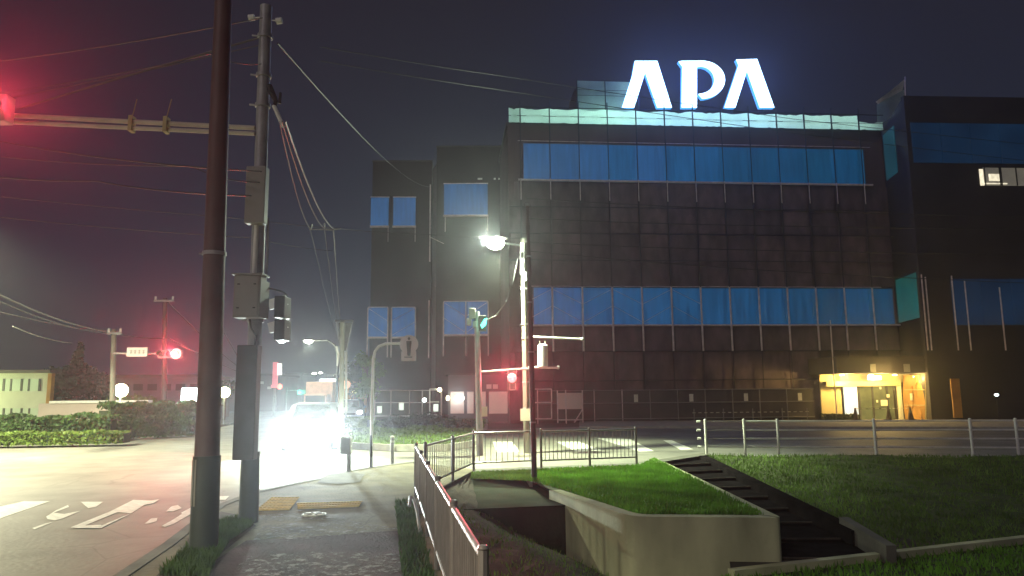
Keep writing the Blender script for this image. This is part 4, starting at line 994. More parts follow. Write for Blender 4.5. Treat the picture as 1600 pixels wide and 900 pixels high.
# hoarding at the foot of the facade
hp_ = Plane(mp.pt(0, 0, 2.2), mp.pt(mp.len, 0, 2.2))
t = thing('site_hoarding', hp_.pt(0, 0), 'long dark site fence of framed panels at the foot of the hotel', 'site fence')
zf1 = hp_.hit(950, 610)[1]; zf2 = hp_.hit(950, 630)[1]; u = hp_.hit(840, 640)[0]; ue = hp_.hit(1272, 640)[0]; k = 0
nb = 10; st = (ue-u)/nb
for k in range(nb):
    a = u+st*k; b_ = a+st
    mb = MB(); hp_.box(mb, a+.03, b_-.03, .05, zf1, -.03, 0); mb.build('panel', M['ply'], t)
    mb = MB(); mb.tube([hp_.pt(a, -.1, .05), hp_.pt(a, zf1+.05, .05)], .03, 6); mb.build('post', M['scaff'] if k < 4 else M['grey_box'], t)
    if k in (1, 3, 5, 7, 9):
        uu = a+st*.5; mb = MB(); hp_.box(mb, uu-.12, uu+.12, zf2+.05, zf2+.5, 0, .03); mb.build('notice', M['notice'], t)
for z in (zf1, zf2, .15):
    mb = MB(); mb.tube([hp_.pt(u, z, .06), hp_.pt(ue, z, .06)], .028, 6); mb.build('rail', M['grey_box'], t)
# brighter frame section near the lamp pole
t = thing('site_fence', hp_.pt(0, 0), 'short pipe framed site fence section left of the pale notice board', 'site fence')
fr = Plane(mp.pt(0, 0, 3.5), mp.pt(mp.len, 0, 3.5))
for x0, x1, y0, y1 in ((836, 862, 608, 629), (836, 862, 629, 654)):
    a, z1 = fr.hit(x0, y0); b_, z0 = fr.hit(x1, y1); mb = MB()
    for p, q in (((a, z1), (b_, z1)), ((b_, z1), (b_, z0)), ((b_, z0), (a, z0))): mb.tube([fr.pt(*p), fr.pt(*q)], .035, 6)
    mb.build('pipe_frame', M['scaff'], t)
# board
t = thing('notice_board', fr.pt(fr.hit(870, 655)[0], 0), 'pale pink notice board on legs with a diagonal prop', 'notice board')
a, z1 = fr.hit(871, 614); b_, z0 = fr.hit(909, 639); mb = MB(); fr.box(mb, a, b_, z0, z1, .1, .14); mb.build('panel', M['board_pink'], t)
for x in (871, 884, 910):
    mb = MB(); u_, _ = fr.hit(x, 650); mb.tube([fr.pt(u_, 0, .12), fr.pt(u_, z1+.15, .12)], .035, 6); mb.build('leg', M['scaff'], t)
mb = MB(); mb.tube([fr.pt(*fr.hit(909, 640), .2), fr.pt(*fr.hit(893, 659), 1.0)], .035, 6); mb.build('prop', M['scaff'], t)
mb = MB(); mb.tube([fr.pt(*fr.hit(871, 656), .12), fr.pt(*fr.hit(910, 656), .12)], .03, 6); mb.build('bottom_bar', M['scaff'], t)

# left fence panels in front of annex A
lfp = Plane((at(586, 640, Y=47).x, 47), (at(690, 640, Y=46).x, 46))
t = thing('site_fence', lfp.pt(0, 0), 'light pipe framed fence with white notices in front of the leftmost block', 'site fence')
for x in (586, 611, 640, 660, 690):
    u_, zt3 = lfp.hit(x, 609); mb = MB(); mb.tube([lfp.pt(u_, 0), lfp.pt(u_, zt3)], .035, 6); mb.build('post', M['scaff'], t)
for y, x0, x1 in ((610, 586, 690), (629, 586, 676), (650, 586, 640)):
    mb = MB(); mb.tube([lfp.pt(*lfp.hit(x0, y)), lfp.pt(*lfp.hit(x1, y))], .03, 6); mb.build('rail', M['scaff'], t)
mb = MB()
for p, q in (((674, 608), (690, 608)), ((690, 608), (690, 648)), ((690, 648), (674, 648)), ((674, 648), (674, 608)), ((674, 628), (690, 628))): mb.tube([lfp.pt(*lfp.hit(*p), .3), lfp.pt(*lfp.hit(*q), .3)], .04, 6)
mb.build('gate_frame', M['white_pipe'], t)
for x, y in ((594, 640), (628, 635), (682, 637)):
    mb = MB(); u_, z_ = lfp.hit(x, y); lfp.box(mb, u_-.15, u_+.15, z_-.22, z_+.22, .1, .13); mb.build('notice', M['screen_w'], t)
mb = MB(); u0, z1 = lfp.hit(588, 611); u1, _ = lfp.hit(672, 611); lfp.box(mb, u0, u1, .05, z1, -.12, -.08); mb.build('panel', M['ply'], t)

# ---------------------------------------------------------------- lit entrance
ep = Plane(mp.pt(0, 0, 1.6), mp.pt(mp.len, 0, 1.6))
t = thing('hotel_entrance', ep.pt(ep.hit(1360, 655)[0], 0), 'warmly lit hotel entrance under a dark canopy', 'entrance')
def eb(x0, y0, x1, y1, o0, o1, nm, m, par=None):
    a, z1 = ep.hit(x0, y0); b, z0 = ep.hit(x1, y1); mb = MB(); ep.box(mb, a, b, max(z0, -.1), z1, o0, o1); return mb.build(nm, M[m], par or t)
eb(1278, 560, 1447, 584, -1.5, 2.2, 'canopy', 'clad_dark')
eb(1448, 560, 1500, 664, -1.5, 1.0, 'side_wall', 'clad_dark')
eb(1284, 584, 1322, 664, -.4, -.3, 'side_wall', 'wall_yellow')
eb(1290, 596, 1407, 603, -.3, .1, 'lintel', 'wall_yellow')
eb(1305, 584, 1448, 597, -.4, -.3, 'back_wall', 'wall_yellow')
eb(1282, 664, 1448, 668, -.3, 2.2, 'porch_floor', 'kerb')
dg = eb(1345, 603, 1402, 655, -.3, -.2, 'glass_doors', 'glass_green')
for x in (1345, 1366, 1389, 1402): eb(x, 603, x+1.4, 655, -.2, -.15, 'door_frame', 'dark_metal', dg)
for x0, y0, x1, y1 in ((1378, 625, 1389, 634), (1387, 616, 1392, 621), (1371, 625, 1374, 629), (1376, 604, 1379, 608)): eb(x0, y0, x1, y1, -.14, -.12, 'notice', 'notice', dg)
eb(1321, 604, 1344, 648, -.3, -.15, 'lit_panel', 'screen_w'); eb(1327, 620, 1343, 647, -.14, -.12, 'blue_poster', 'screen_b')
eb(1403, 603, 1414, 657, -.3, -.1, 'door_jamb', 'notice')
# tarp side screen and right wall
P = [at(x, y, Y=Y_) for x, y, Y_ in ((1411, 586, 46.3), (1428, 586, 45.6), (1444, 586, 44.9))]
Q2 = [at(x, y, Y=Y_) for x, y, Y_ in ((1413, 657, 46.3), (1430, 657, 45.6), (1446, 657, 44.9))]
mb = MB(); mb.grid(densify(P, 5), densify(Q2, 5), 12, lambda p, u, v: p+Vector((0, .16*math.sin(9*u+5*v)+.10*math.sin(23*u-6*v), 0))); mb.build('tarp_screen', M['tarp_brown'], t, smooth=True)
for y in (609, 633, 657):
    mb = MB(); mb.tube([at(1413, y, Y=46.0), at(1445, y, Y=44.6)], .03, 6); mb.build('screen_rail', M['wall_yellow'], t)
mb = MB(); mb.box(at(1424, 620, Y=45.3), (.14, .03, .42)); mb.build('notice', M['notice'], t)
mb = MB(); mb.tube([at(1447, 660, Y=44.5), at(1446, 583, Y=44.5)], .04, 6); mb.build('screen_post', M['wall_yellow'], t)
mb = MB(); u_, z1 = ep.hit(1278, 560); mb.tube([ep.pt(u_, 0, 1.8), ep.pt(u_, z1+2.2, 1.8)], .04, 6); mb.build('screen_post', M['scaff'], t)
for x in (1310, 1355, 1392):
    q = ep.pt(*ep.hit(x, 587), .4); mb = MB(); mb.tube([q, q+Vector((0, 0, .06))], .12, 12); mb.build('downlight', M['lamp_warm'], t)
eb(1352, 587, 1370, 594, .2, .5, 'ceiling_light_box', 'whitesign')
mb = MB(); mb.ball(ep.pt(*ep.hit(1425, 589), .9), (.5, .2, .1), 12, 6); mb.build('work_lamp', M['lamp_warm'], t)
for x, pw, of in ((1312, 520, .8), (1358, 520, 1.3), (1418, 600, 1.5), (1350, 160, 2.9)):  # last one, beyond the canopy, is added to warm the forecourt
    light('entrance_light', ep.pt(*ep.hit(x, 592), of), pw, (1, .66, .19), t, r=.2)
for x0, x1 in ((1328, 1337), (1378, 1388)):
    eb(x0, 571, x1, 583, 2.21, 2.25, 'canopy_letter', 'grey_box')
# cones with a bar in front
cones = []
for px, lab in ((1338, 'dark traffic cone by the bushes left of the entrance'), (1390, 'dark traffic cone in front of the glass entrance doors'), (1424, 'dark traffic cone in front of the brown tarp screen')):
    b = at(px, 664, Y=42.5); b.z = 0; tt = thing('traffic_cone', b, lab, 'traffic cone', 'cones at the entrance')
    mb = MB(); mb.tube([b+Vector((0, 0, .03)), b+Vector((0, 0, .72))], [.17, .035], 14); mb.build('cone_body', M['cone'], tt, smooth=True)
    mb = MB(); mb.box(b+Vector((0, 0, .02)), (.42, .42, .04)); mb.build('base', M['cone'], tt); cones.append(b)
for k, lab in ((0, 'striped bar between the two left cones at the entrance'), (1, 'striped bar between the two right cones at the entrance')):
    mb = MB()
    for i in range(0, 10, 2): mb.tube([cones[k].lerp(cones[k+1], i/10)+Vector((0, .0, .66)), cones[k].lerp(cones[k+1], (i+1.2)/10)+Vector((0, 0, .66))], .02, 6)
    tag(mb.build('cone_bar', M['cone_bar']), lab, 'cone bar')
# dashed barrier chain along the forecourt
ch = thing('chain_barrier', (at(1085, 660, Y=43).x, 43, 0), 'low chain barrier with pale links along the forecourt left of the entrance', 'barrier')
for x in (1085, 1131, 1177, 1223, 1262):
    b = at(x, 658, Y=43); b.z = 0; mb = MB(); mb.tube([b, b+Vector((0, 0, .72))], .03, 6); mb.build('post', M['grey_box'], ch)
mb = MB(); a, b_ = at(1082, 645, Y=43), at(1268, 643, Y=43)
for i in range(0, 40, 2): mb.beam(a.lerp(b_, i/40), a.lerp(b_, (i+1)/40), .05, .04)
mb.build('chain', M['cone_bar'], ch)
# small lamp at far right
q = at(1557, 617, Y=40); t = thing('wall_lamp', q, 'small white lamp glowing low in the dark at the far right', 'lamp')
mb = MB(); mb.ball(q, (.12, .06, .06)); mb.build('lamp_glass', M['lamp_cool'], t); mb = MB(); mb.tube([q+Vector((0, 0, -.05)), Vector((q.x, q.y, 0))], .03, 6); mb.build('post', M['dark_metal'], t)
q = at(1496, 640, Y=42.5); mb = MB(); mb.box(Vector((q.x, q.y, 1.2)), (.5, .08, 2.2)); t = tag(mb.build('door_screen', M['tarp_brown']), 'narrow tan screen leaning on the dark wing right of the entrance', 'screen')

# ---------------------------------------------------------------- foliage
def leaves(c, rad, n, s, mb=None, flatten=.0):
    mb = mb or MB(); c = Vector(c)
    for k in range(n):
        while True:
            v = Vector((rnd(-1, 1), rnd(-1, 1), rnd(-1, 1)))
            if v.length < 1: break
        v = v * (0.55+.45*random.random()) / max(v.length, .35) * max(v.length, .6)
        p = c + Vector((v.x*rad[0], v.y*rad[1], v.z*rad[2]))
        a = Vector((rnd(-1, 1), rnd(-1, 1), rnd(-1, 1))).normalized(); b = a.cross(Vector((rnd(-1, 1), rnd(-1, 1), rnd(-1, 1)))).normalized()
        ss = s*rnd(.5, 1.4); i = len(mb.v); mb.v += [p-a*ss, p+b*ss*.45, p+a*ss, p-b*ss*.45]; mb.f.append((i, i+1, i+2, i+3))
    return mb
def tree(base, h, cr, label, m='leaf', n=2600, s=.13, trunk=.12, name='tree', cz=.62, group=None, cone=False):
    base = Vector(base); t = thing(name, base, label, 'tree', group)
    mb = MB(); tp = base+Vector((rnd(-.2, .2), 0, h*.75)); mb.tube([base+Vector((0, 0, -.1)), base.lerp(tp, .5)+Vector((rnd(-.1, .1), 0, 0)), tp], [trunk, trunk*.7, trunk*.25], 10)
    for k in range(7):
        a = rnd(0, 2*PI); p = base.lerp(tp, rnd(.45, .95)); q = p+Vector((math.cos(a)*cr[0]*.7, math.sin(a)*cr[1]*.7, rnd(.1, .35)*h*.5)); mb.tube([p, p.lerp(q, .5)+Vector((0, 0, .1)), q], [trunk*.4, trunk*.25, trunk*.08], 6)
    mb.build('trunk', M['bark'], t, smooth=True)
    mb = MB()
    for k in range(14):
        a = rnd(0, 2*PI)
        if cone:
            f = k/13; rr = (1-f)*.8+.08; c = base+Vector((math.cos(a)*cr[0]*rr*.4, math.sin(a)*cr[1]*rr*.4, h*(.15+.82*f))); leaves(c, (cr[0]*rr, cr[1]*rr, h*.09), n//14, s, mb)
        else:
            c = base+Vector((math.cos(a)*cr[0]*.6*random.random(), math.sin(a)*cr[1]*.6, h*cz+rnd(-.8, .8)*cr[2])); leaves(c, (cr[0]*rnd(.35, .6), cr[1]*.5, cr[2]*rnd(.3, .5)), n//14, s, mb)
    mb.build('crown', M[m], t); return t
def bush(base, rad, label, m='leaf', n=900, s=.07, cat='shrub', name='shrub', group=None):
    base = Vector(base); t = thing(name, base, label, cat, group)
    leaves(base+Vector((0, 0, rad[2]*.95)), rad, n, s).build('foliage', M[m], t)
    mb = MB()
    for k in range(5): mb.tube([base, base+Vector((rnd(-.5, .5)*rad[0], rnd(-.4, .4)*rad[1], rad[2]*1.1))], [.025, .01], 5)
    mb.build('stem', M['bark'], t); return t
def hedge(a, b, wd, h, label, m='leaf', n=5000, s=.08, zb=0):
    a = Vector(a); b = Vector(b); t = thing('hedge', a, label, 'hedge'); d = b-a; nn = Vector((-d.y, d.x, 0)).normalized(); mb = MB()
    for k in range(n):
        u = random.random(); v = rnd(-1, 1); w_ = random.random()
        if random.random() < .8:
            if random.random() < .5: v = -1+rnd(0, .12) if nn.y > 0 else 1-rnd(0, .12)
            else: w_ = 1-rnd(0, .1)
        p = a+d*u+nn*(v*wd/2)+Vector((0, 0, zb+w_*h*(1+.06*math.sin(u*23)+.05*math.sin(u*51))))
        x = Vector((rnd(-1, 1), rnd(-1, 1), rnd(-1, 1))).normalized(); y = x.cross(Vector((rnd(-1, 1), rnd(-1, 1), rnd(-1, 1)))).normalized(); ss = s*rnd(.5, 1.4)
        i = len(mb.v); mb.v += [p-x*ss, p+y*ss*.5, p+x*ss, p-y*ss*.5]; mb.f.append((i, i+1, i+2, i+3))
    mb.build('foliage', M[m], t)
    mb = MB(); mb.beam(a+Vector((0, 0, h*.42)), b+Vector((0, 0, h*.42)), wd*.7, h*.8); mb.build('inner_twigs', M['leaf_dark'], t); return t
# planted bed on the corner in front of the annex
bedp = [G(x, y) for x, y in ((532, 690), (545, 695), (620, 699), (700, 698), (738, 692), (758, 668), (760, 657), (640, 652), (560, 655), (535, 668))]
mb = MB(); mb.poly([Vector((p.x, p.y, .06)) for p in bedp], (0, 0, -.2)); struct(mb.build('planting_bed', M['grass_floor'], origin=bedp[0]))
mb = MB()
for a, b_ in zip(bedp, bedp[1:]+bedp[:1]): mb.beam(Vector((a.x, a.y, -.02)), Vector((b_.x, b_.y, -.02)), .22, .2)
struct(mb.build('bed_kerb', M['kerb'], origin=bedp[0]))
blades(tris([Vector((p.x, p.y, .06)) for p in bedp]), 12000, .09, 'ground_cover', M['grass_dry'], 'low green ground cover filling the kerbed corner bed', .03)
hedge(G(538, 672)+Vector((0, 1, 0)), G(572, 672)+Vector((0, 1, 0)), 1.0, .55, 'bright green low hedge at the left tip of the corner bed', 'leaf_bright', 2500, .07)
bush(G(618, 672), (1.0, .7, .38), 'round clipped bush in the corner bed', 'leaf_dark', 1800, .06)
bush(G(668, 668), (1.5, .8, .42), 'wide low reddish bush right of the round clipped bush', 'leaf_dark', 1500, .07)
bush(G(720, 672), (1.3, .7, .3), 'low spreading bush at the foot of the pale signal pole', 'leaf_dark', 1200, .06)
tree(at(574, 660, Y=42)+Vector((0, 0, -at(574, 660, Y=42).z)), 4.4, (1.1, .9, 1.3), 'small leafy tree left of the leftmost hotel block', 'leaf_bright', 2600, .10, .11)
tree((at(556, 655, Y=60).x, 60, 0), 5.0, (1.6, 1.2, 1.6), 'dim tree farther back between the street and the hotel', 'leaf_dark', 1800, .13)
hedge(at(1285, 664, Y=44)*1, at(1340, 664, Y=44)*1, .8, .6, 'low dark clipped bushes left of the entrance doors', 'leaf_dark', 1500, .07)

# ---------------------------------------------------------------- left background
hY = 36
lg = [Vector((at(x, 640, Y=y).x, y, 0)) for x, y in ((-420, 30), (0, 30), (150, 31), (300, 33))]
hedge(Vector((at(-260, 660, Y=27.5).x, 27.5, 0)), Vector((at(178, 660, Y=29.5).x, 29.5, 0)), 1.1, .95, 'long clipped green hedge along the far side of the main road at the left', 'leaf', 9000, .09)
hedge(Vector((at(160, 660, Y=30.5).x, 30.5, 0)), Vector((at(305, 660, Y=33.5).x, 33.5, 0)), 1.2, 1.35, 'taller dark green hedge between the two left background poles', 'leaf', 7000, .09)
hedge(Vector((at(-260, 660, Y=25.8).x, 25.8, 0)), Vector((at(200, 660, Y=27.3).x, 27.3, 0)), .9, .42, 'low bright ground hedge at the kerb in front of the long hedge', 'leaf_bright', 6000, .07)
bush((at(205, 640, Y=36).x, 36, .9), (1.6, .6, .5), 'bright lit shrub top beside the round white lamp', 'leaf_bright', 900, .08)
# house
hp2 = Plane((at(-170, 620, Y=36).x, 36), (at(75, 620, Y=36.5).x, 36.5))
t = thing('apartment_house', hp2.pt(0, 0), 'two storey pale house with long green lit windows at the left edge', 'house')
zt4 = hp2.hit(40, 583)[1]
mb = MB(); hp2.box(mb, 0, hp2.len, -.2, zt4, -3.2, 0); mb.build('wall', M['wall_cream'], t)
mb = MB(); hp2.box(mb, -.2, hp2.len+.25, zt4, zt4+.15, -3.4, .45); mb.build('roof', M['roof'], t)
for y0, y1 in ((592, 611), (638, 652)):
    for x in range(-160, 62, 28):
        a, z1 = hp2.hit(x, y0); b_, z0 = hp2.hit(x+24, y1); mb = MB(); hp2.box(mb, a, b_, z0, z1, -.02, .03); wi = mb.build('window', M['house_win'], t)
        mb = MB(); hp2.box(mb, a+.28, a+.36, z0, z1, .03, .06); mb.build('window_bar', M['dark_metal'], wi)
        mb = MB(); hp2.box(mb, b_, b_+.1, z0, z1, .0, .06); mb.build('window_bar', M['dark_metal'], wi)
mb = MB(); hp2.box(mb, hp2.len-.02, hp2.len+.16, -.2, zt4-.02, -.2, .12); mb.build('corner_post', M['tarp_brown'], t)
light('house_front_light', hp2.pt(hp2.len*.4, 2.1, 3.2), 800, (.85, 1, .45), t)  # brightens the house front; no lamp body stands here
# long low wall building
lw = Plane((at(60, 640, Y=35).x, 35), (at(232, 640, Y=35.3).x, 35.3))
t = thing('boundary_wall', lw.pt(0, 0), 'long low pale wall with a white coping behind the left hedges', 'wall')
z1 = lw.hit(130, 630)[1]
mb = MB(); lw.box(mb, 0, lw.len, -.2, z1, -.3, 0); mb.build('wall_face', M['wall_pale'], t)
mb = MB(); lw.box(mb, .5, lw.len, z1, z1+.12, -.4, .08); mb.build('coping', M['white_pipe'], t)
# grey building behind
gb = Plane((at(155, 620, Y=52).x, 52), (at(318, 620, Y=53).x, 53))
t = thing('warehouse', gb.pt(0, 0), 'long dim grey flat roofed building behind the red light', 'building')
z1 = gb.hit(240, 590)[1]; mb = MB(); gb.box(mb, 0, gb.len, -.2, z1, -8, 0); mb.build('wall', M['wall_grey'], t)
mb = MB(); gb.box(mb, -.2, gb.len+.2, z1, z1+.2, -8, .3); mb.build('roof', M['roof'], t)
for x in range(165, 300, 22):
    a, zz1 = gb.hit(x, 600); b_, z0 = gb.hit(x+14, 610); mb = MB(); gb.box(mb, a, b_, z0, zz1, 0, .04); mb.build('window', M['glass'], t)
# trees left
for x, Y, h, cr_, lab, co in ((118, 38.5, 4.3, (1.5, 1.2, 1.5), 'pointed dark conifer behind the low pale wall', True), (93, 37.2, 3.3, (1.0, .6, 1.2), 'broad dark tree left of the pointed conifer', False),
                             (150, 38.5, 3.3, (1.5, 1.2, 1.2), 'broad dark tree right of the pointed conifer', False)):
    tree((at(x, 640, Y=Y).x, Y, 0), h, cr_, lab, 'leaf_dark', 4200, .13, .12, cone=co)
tree((at(350, 640, Y=52).x, 52, 0), 3.4, (1.2, 1, 1.0), 'small lit tree just right of the thick brown pole', 'leaf', 1400, .12)
# background poles at left
def upole(px, pyt, Y, label, r=.13, arm=None, m='pole_conc'):
    b = Vector((at(px, 640, Y=Y).x, Y, RZ)); tp = at(px, pyt, Y=Y); t = thing('utility_pole', b, label, 'utility pole', 'utility poles across the road')
    mb = MB(); mb.tube([b, tp], [r, r*.75], 12); mb.build('shaft', M[m], t, smooth=True)
    if arm:
        for (x0, x1, y) in arm:
            mb = MB(); mb.beam(at(x0, y, Y=Y-.1), at(x1, y, Y=Y-.1), .09); ar_ = mb.build('cross_arm', M['galv'], t)
            for x in (x0+2, x1-2):
                mb = MB(); q = at(x, y-2, Y=Y-.1); mb.tube([q, q+Vector((0, 0, .15))], .05, 8); mb.build('insulator', M['white_pipe'], ar_)
    return t
t = upole(178, 515, 31, 'left background pole holding the small pale name board', arm=[(168, 190, 521)])
mb = MB(); mb.tube([at(178, 552, Y=30.9), at(262, 553, Y=30.9)], .035, 8); mb.build('signal_arm', M['galv'], t, smooth=True)
a_ = at(199, 543, Y=30.7); c_ = at(230, 557, Y=30.7)
mb = MB(); mb.box((a_+c_)/2, (abs(c_.x-a_.x), .04, abs(a_.z-c_.z))); sb = mb.build('name_board', M['white_sign'], t)
mb = MB()
for i in range(4):
    q = at(204.5+i*6.5, 550, Y=30.66); mb.box(q+Vector((0, 0, .05)), (.11, .01, .018)); mb.box(q, (.018, .01, .16)); mb.box(q+Vector((0, 0, -.03)), (.09, .01, .015))
mb.build('board_characters', M['grey_box'], sb)
t = upole(258, 466, 36, 'left background pole with a crossarm behind the red light', arm=[(241, 272, 470)], m='pole_brown')
# red signal on the left
c_ = at(276, 553, Y=30.5)
t = thing('traffic_signal', c_, 'red traffic light glowing left of the thick brown pole', 'traffic light')
signal_head(t, c_+Vector((-.30, .1, 0)), .32, 3, 0, colors=('red', 'lens_off', 'lens_off'))
mb = MB(); mb.ball(c_+Vector((0.02, -.1, 0)), (.22, .07, .22), 16, 10); mb.build('lit_lens', M['red_core'], t, smooth=True)
light('red_lamp_light', c_+Vector((0, -.5, 0)), 2300, (1, .05, .07), t, kind='SPOT', r=.15, rot=(R(84), 0, PI+R(24)), size=R(44), blend=.8)
# round lamp, lit sign, yellow lamp
for x, y, Y, rad, m, pw, col, lab, nm in ((189, 610, 33.5, .30, 'lamp_warm', 220, (1, 1, .6), 'round white lamp on a low post above the left hedge', 'garden_lamp'),
                                 (351, 613, 45, .32, 'lamp_warm', 160, (.9, 1, .5), 'yellowish lamp right of the thick brown pole', 'garden_lamp')):
    q = at(x, y, Y=Y); t = thing(nm, (q.x, q.y, 0), lab, 'lamp', 'low lamps across the road')
    mb = MB(); mb.ball(q, rad); mb.build('lamp_globe', M[m], t, smooth=True)
    mb = MB(); mb.tube([(q.x, q.y, -.1), (q.x, q.y, q.z-rad)], .05, 8); mb.build('post', M['galv'], t, smooth=True)
    light('globe_light', q+Vector((0, -rad-.15, 0)), pw, col, t, r=.2)
q = at(297, 617, Y=34); t = thing('lit_sign_box', (q.x, q.y, 0), 'blue white lit sign box left of the thick brown pole', 'lit sign')
mb = MB(); mb.box(q, (.72, .25, .62)); mb.build('sign_face', M['lamp_cool'], t, bevel=.03); mb = MB(); mb.tube([(q.x, q.y, -.1), (q.x, q.y, q.z-.3)], .06, 8); mb.build('post', M['galv'], t)
light('sign_light', q+Vector((0, -.5, 0)), 110, (.7, .95, 1), t, r=.2)
for x, lab in ((243, 'slanting white delineator post in front of the taller hedge'), (283, 'short white delineator post below the lit sign box')):
    b = G(x-4, 676); mb = MB(); mb.tube([b, b+Vector((.12, 0, .9))], .035, 8); tag(mb.build('delineator_post', M['white_pipe'], smooth=True), lab, 'marker post')

# ---------------------------------------------------------------- street lamps (curved arm) in the distance and off frame
def street_lamp(base, h, reach, label, power=0, col=(.9, 1, .7), m='lamp_white', sc_=1.0, dy=0, spot=0):
    base = Vector(base); t = thing('street_lamp', base, label, 'street lamp', 'curved arm street lamps')
    tp = base+Vector((0, 0, h)); r_ = Vector((reach, dy, 0))
    mb = MB(); mb.tube([base, base+Vector((0, 0, h*.82)), tp+Vector((0, 0, -h*.06))+r_*.12, tp+r_*.4, tp+r_], [.09*sc_, .07*sc_, .055*sc_, .045*sc_, .04*sc_], 10); mb.build('post', M['galv'], t, smooth=True)
    q = tp+r_*1.12+Vector((0, 0, -.03)); d = r_.normalized()
    mb = MB(); mb.ball(q+Vector((0, 0, .08*sc_)), (.36*sc_, .2*sc_, .09*sc_), 12, 6); mb.build('lamp_housing', M['grey_box'], t, smooth=True)
    mb = MB(); mb.ball(q-Vector((0, 0, .03)), (.30*sc_, .2*sc_, .13*sc_), 12, 8); mb.build('lamp_glass', M[m], t, smooth=True)
    if power and spot: light('street_light', q-Vector((0, 0, .3)), power, col, t, kind='SPOT', r=.2, rot=(0, 0, 0), size=R(spot), blend=.5)
    elif power: light('street_light', q-Vector((0, 0, .3)), power, col, t, r=.2)
    return t
def lampat(px, py, Y, reach, label, **k):
    q = at(px, py, Y=Y); return street_lamp((q.x-reach*1.12, Y, RZ), q.z-RZ, reach, label, **k)
lampat(482, 532, 56, -2.0, 'lit street lamp on a curved arm above the far main road', power=700, sc_=1.15)
for px, py, Y, rc, lab in ((491, 583, 130, -2, 'tiny far lamp left of the pair above the white billboard'), (501, 582, 140, -2, 'tiny far lamp right of the pair above the white billboard'), (526, 586, 100, 1.5, 'small far lamp close by the wooden pole'),
                           (457, 594, 150, -2, 'tiny far lamp above the green signal'), (469, 590, 170, -2, 'farthest tiny lamp over the main road')):
    lampat(px, py, Y, rc, lab, sc_=1.3)
# the lamps that light the near road and yard from outside the frame
street_lamp((-21.5, 21, RZ), 8.0, 3.5, 'street lamp left of the frame lighting the junction', power=23000, col=(1, .97, .64), spot=152)
street_lamp((-11.5, -3.0, RZ), 8.0, 2.2, 'street lamp behind the camera lighting the yard wall', power=11000, col=(1, .94, .58), spot=140)

# pole with V of cables at the right of the road
b = Vector((at(531, 690, Y=25).x, 25, RZ)); tp = at(537, 500, Y=25)
t = thing('utility_pole', b, 'slim pole at the corner bed where the three steep cables meet', 'utility pole')
mb = MB(); mb.tube([b, at(534, 600, Y=25), at(535, 503, Y=25)], [.10, .085, .07], 12); mb.build('shaft', M['pole_conc'], t, smooth=True)
mb = MB(); mb.tube([at(541, 645, Y=25.3), at(541, 550, Y=25.2)], .04, 8); mb.build('side_pipe', M['galv'], t, smooth=True)
mb = MB(); mb.tube([at(527, 572, Y=25), at(529, 553, Y=25), at(526, 541, Y=25)], .035, 8); mb.build('short_arm', M['white_pipe'], t, smooth=True)
mb = MB(); mb.beam(at(524, 501, Y=25), at(552, 501, Y=25), .07); mb.build('cross_arm', M['dark_metal'], t)
mb = MB(); mb.tube([at(541, 550, Y=25), at(551, 502, Y=25)], .015, 5); mb.tube([at(531, 545, Y=25), at(526, 502, Y=25)], .015, 5); mb.build('stay_rod', M['galv'], t)
mb = MB(); mb.grid([at(529, 504, Y=25.1), at(540, 504, Y=25), at(549, 504, Y=25.1)], [at(532, 548, Y=25.1), at(536, 548, Y=25), at(540, 548, Y=25.1)], 3); mb.poly([at(529, 504, Y=25.15), at(549, 504, Y=25.15), at(540, 548, Y=25.15), at(532, 548, Y=25.15)], (0, .12, 0)); mb.build('cable_bundle_cover', M['dark_metal'], t)

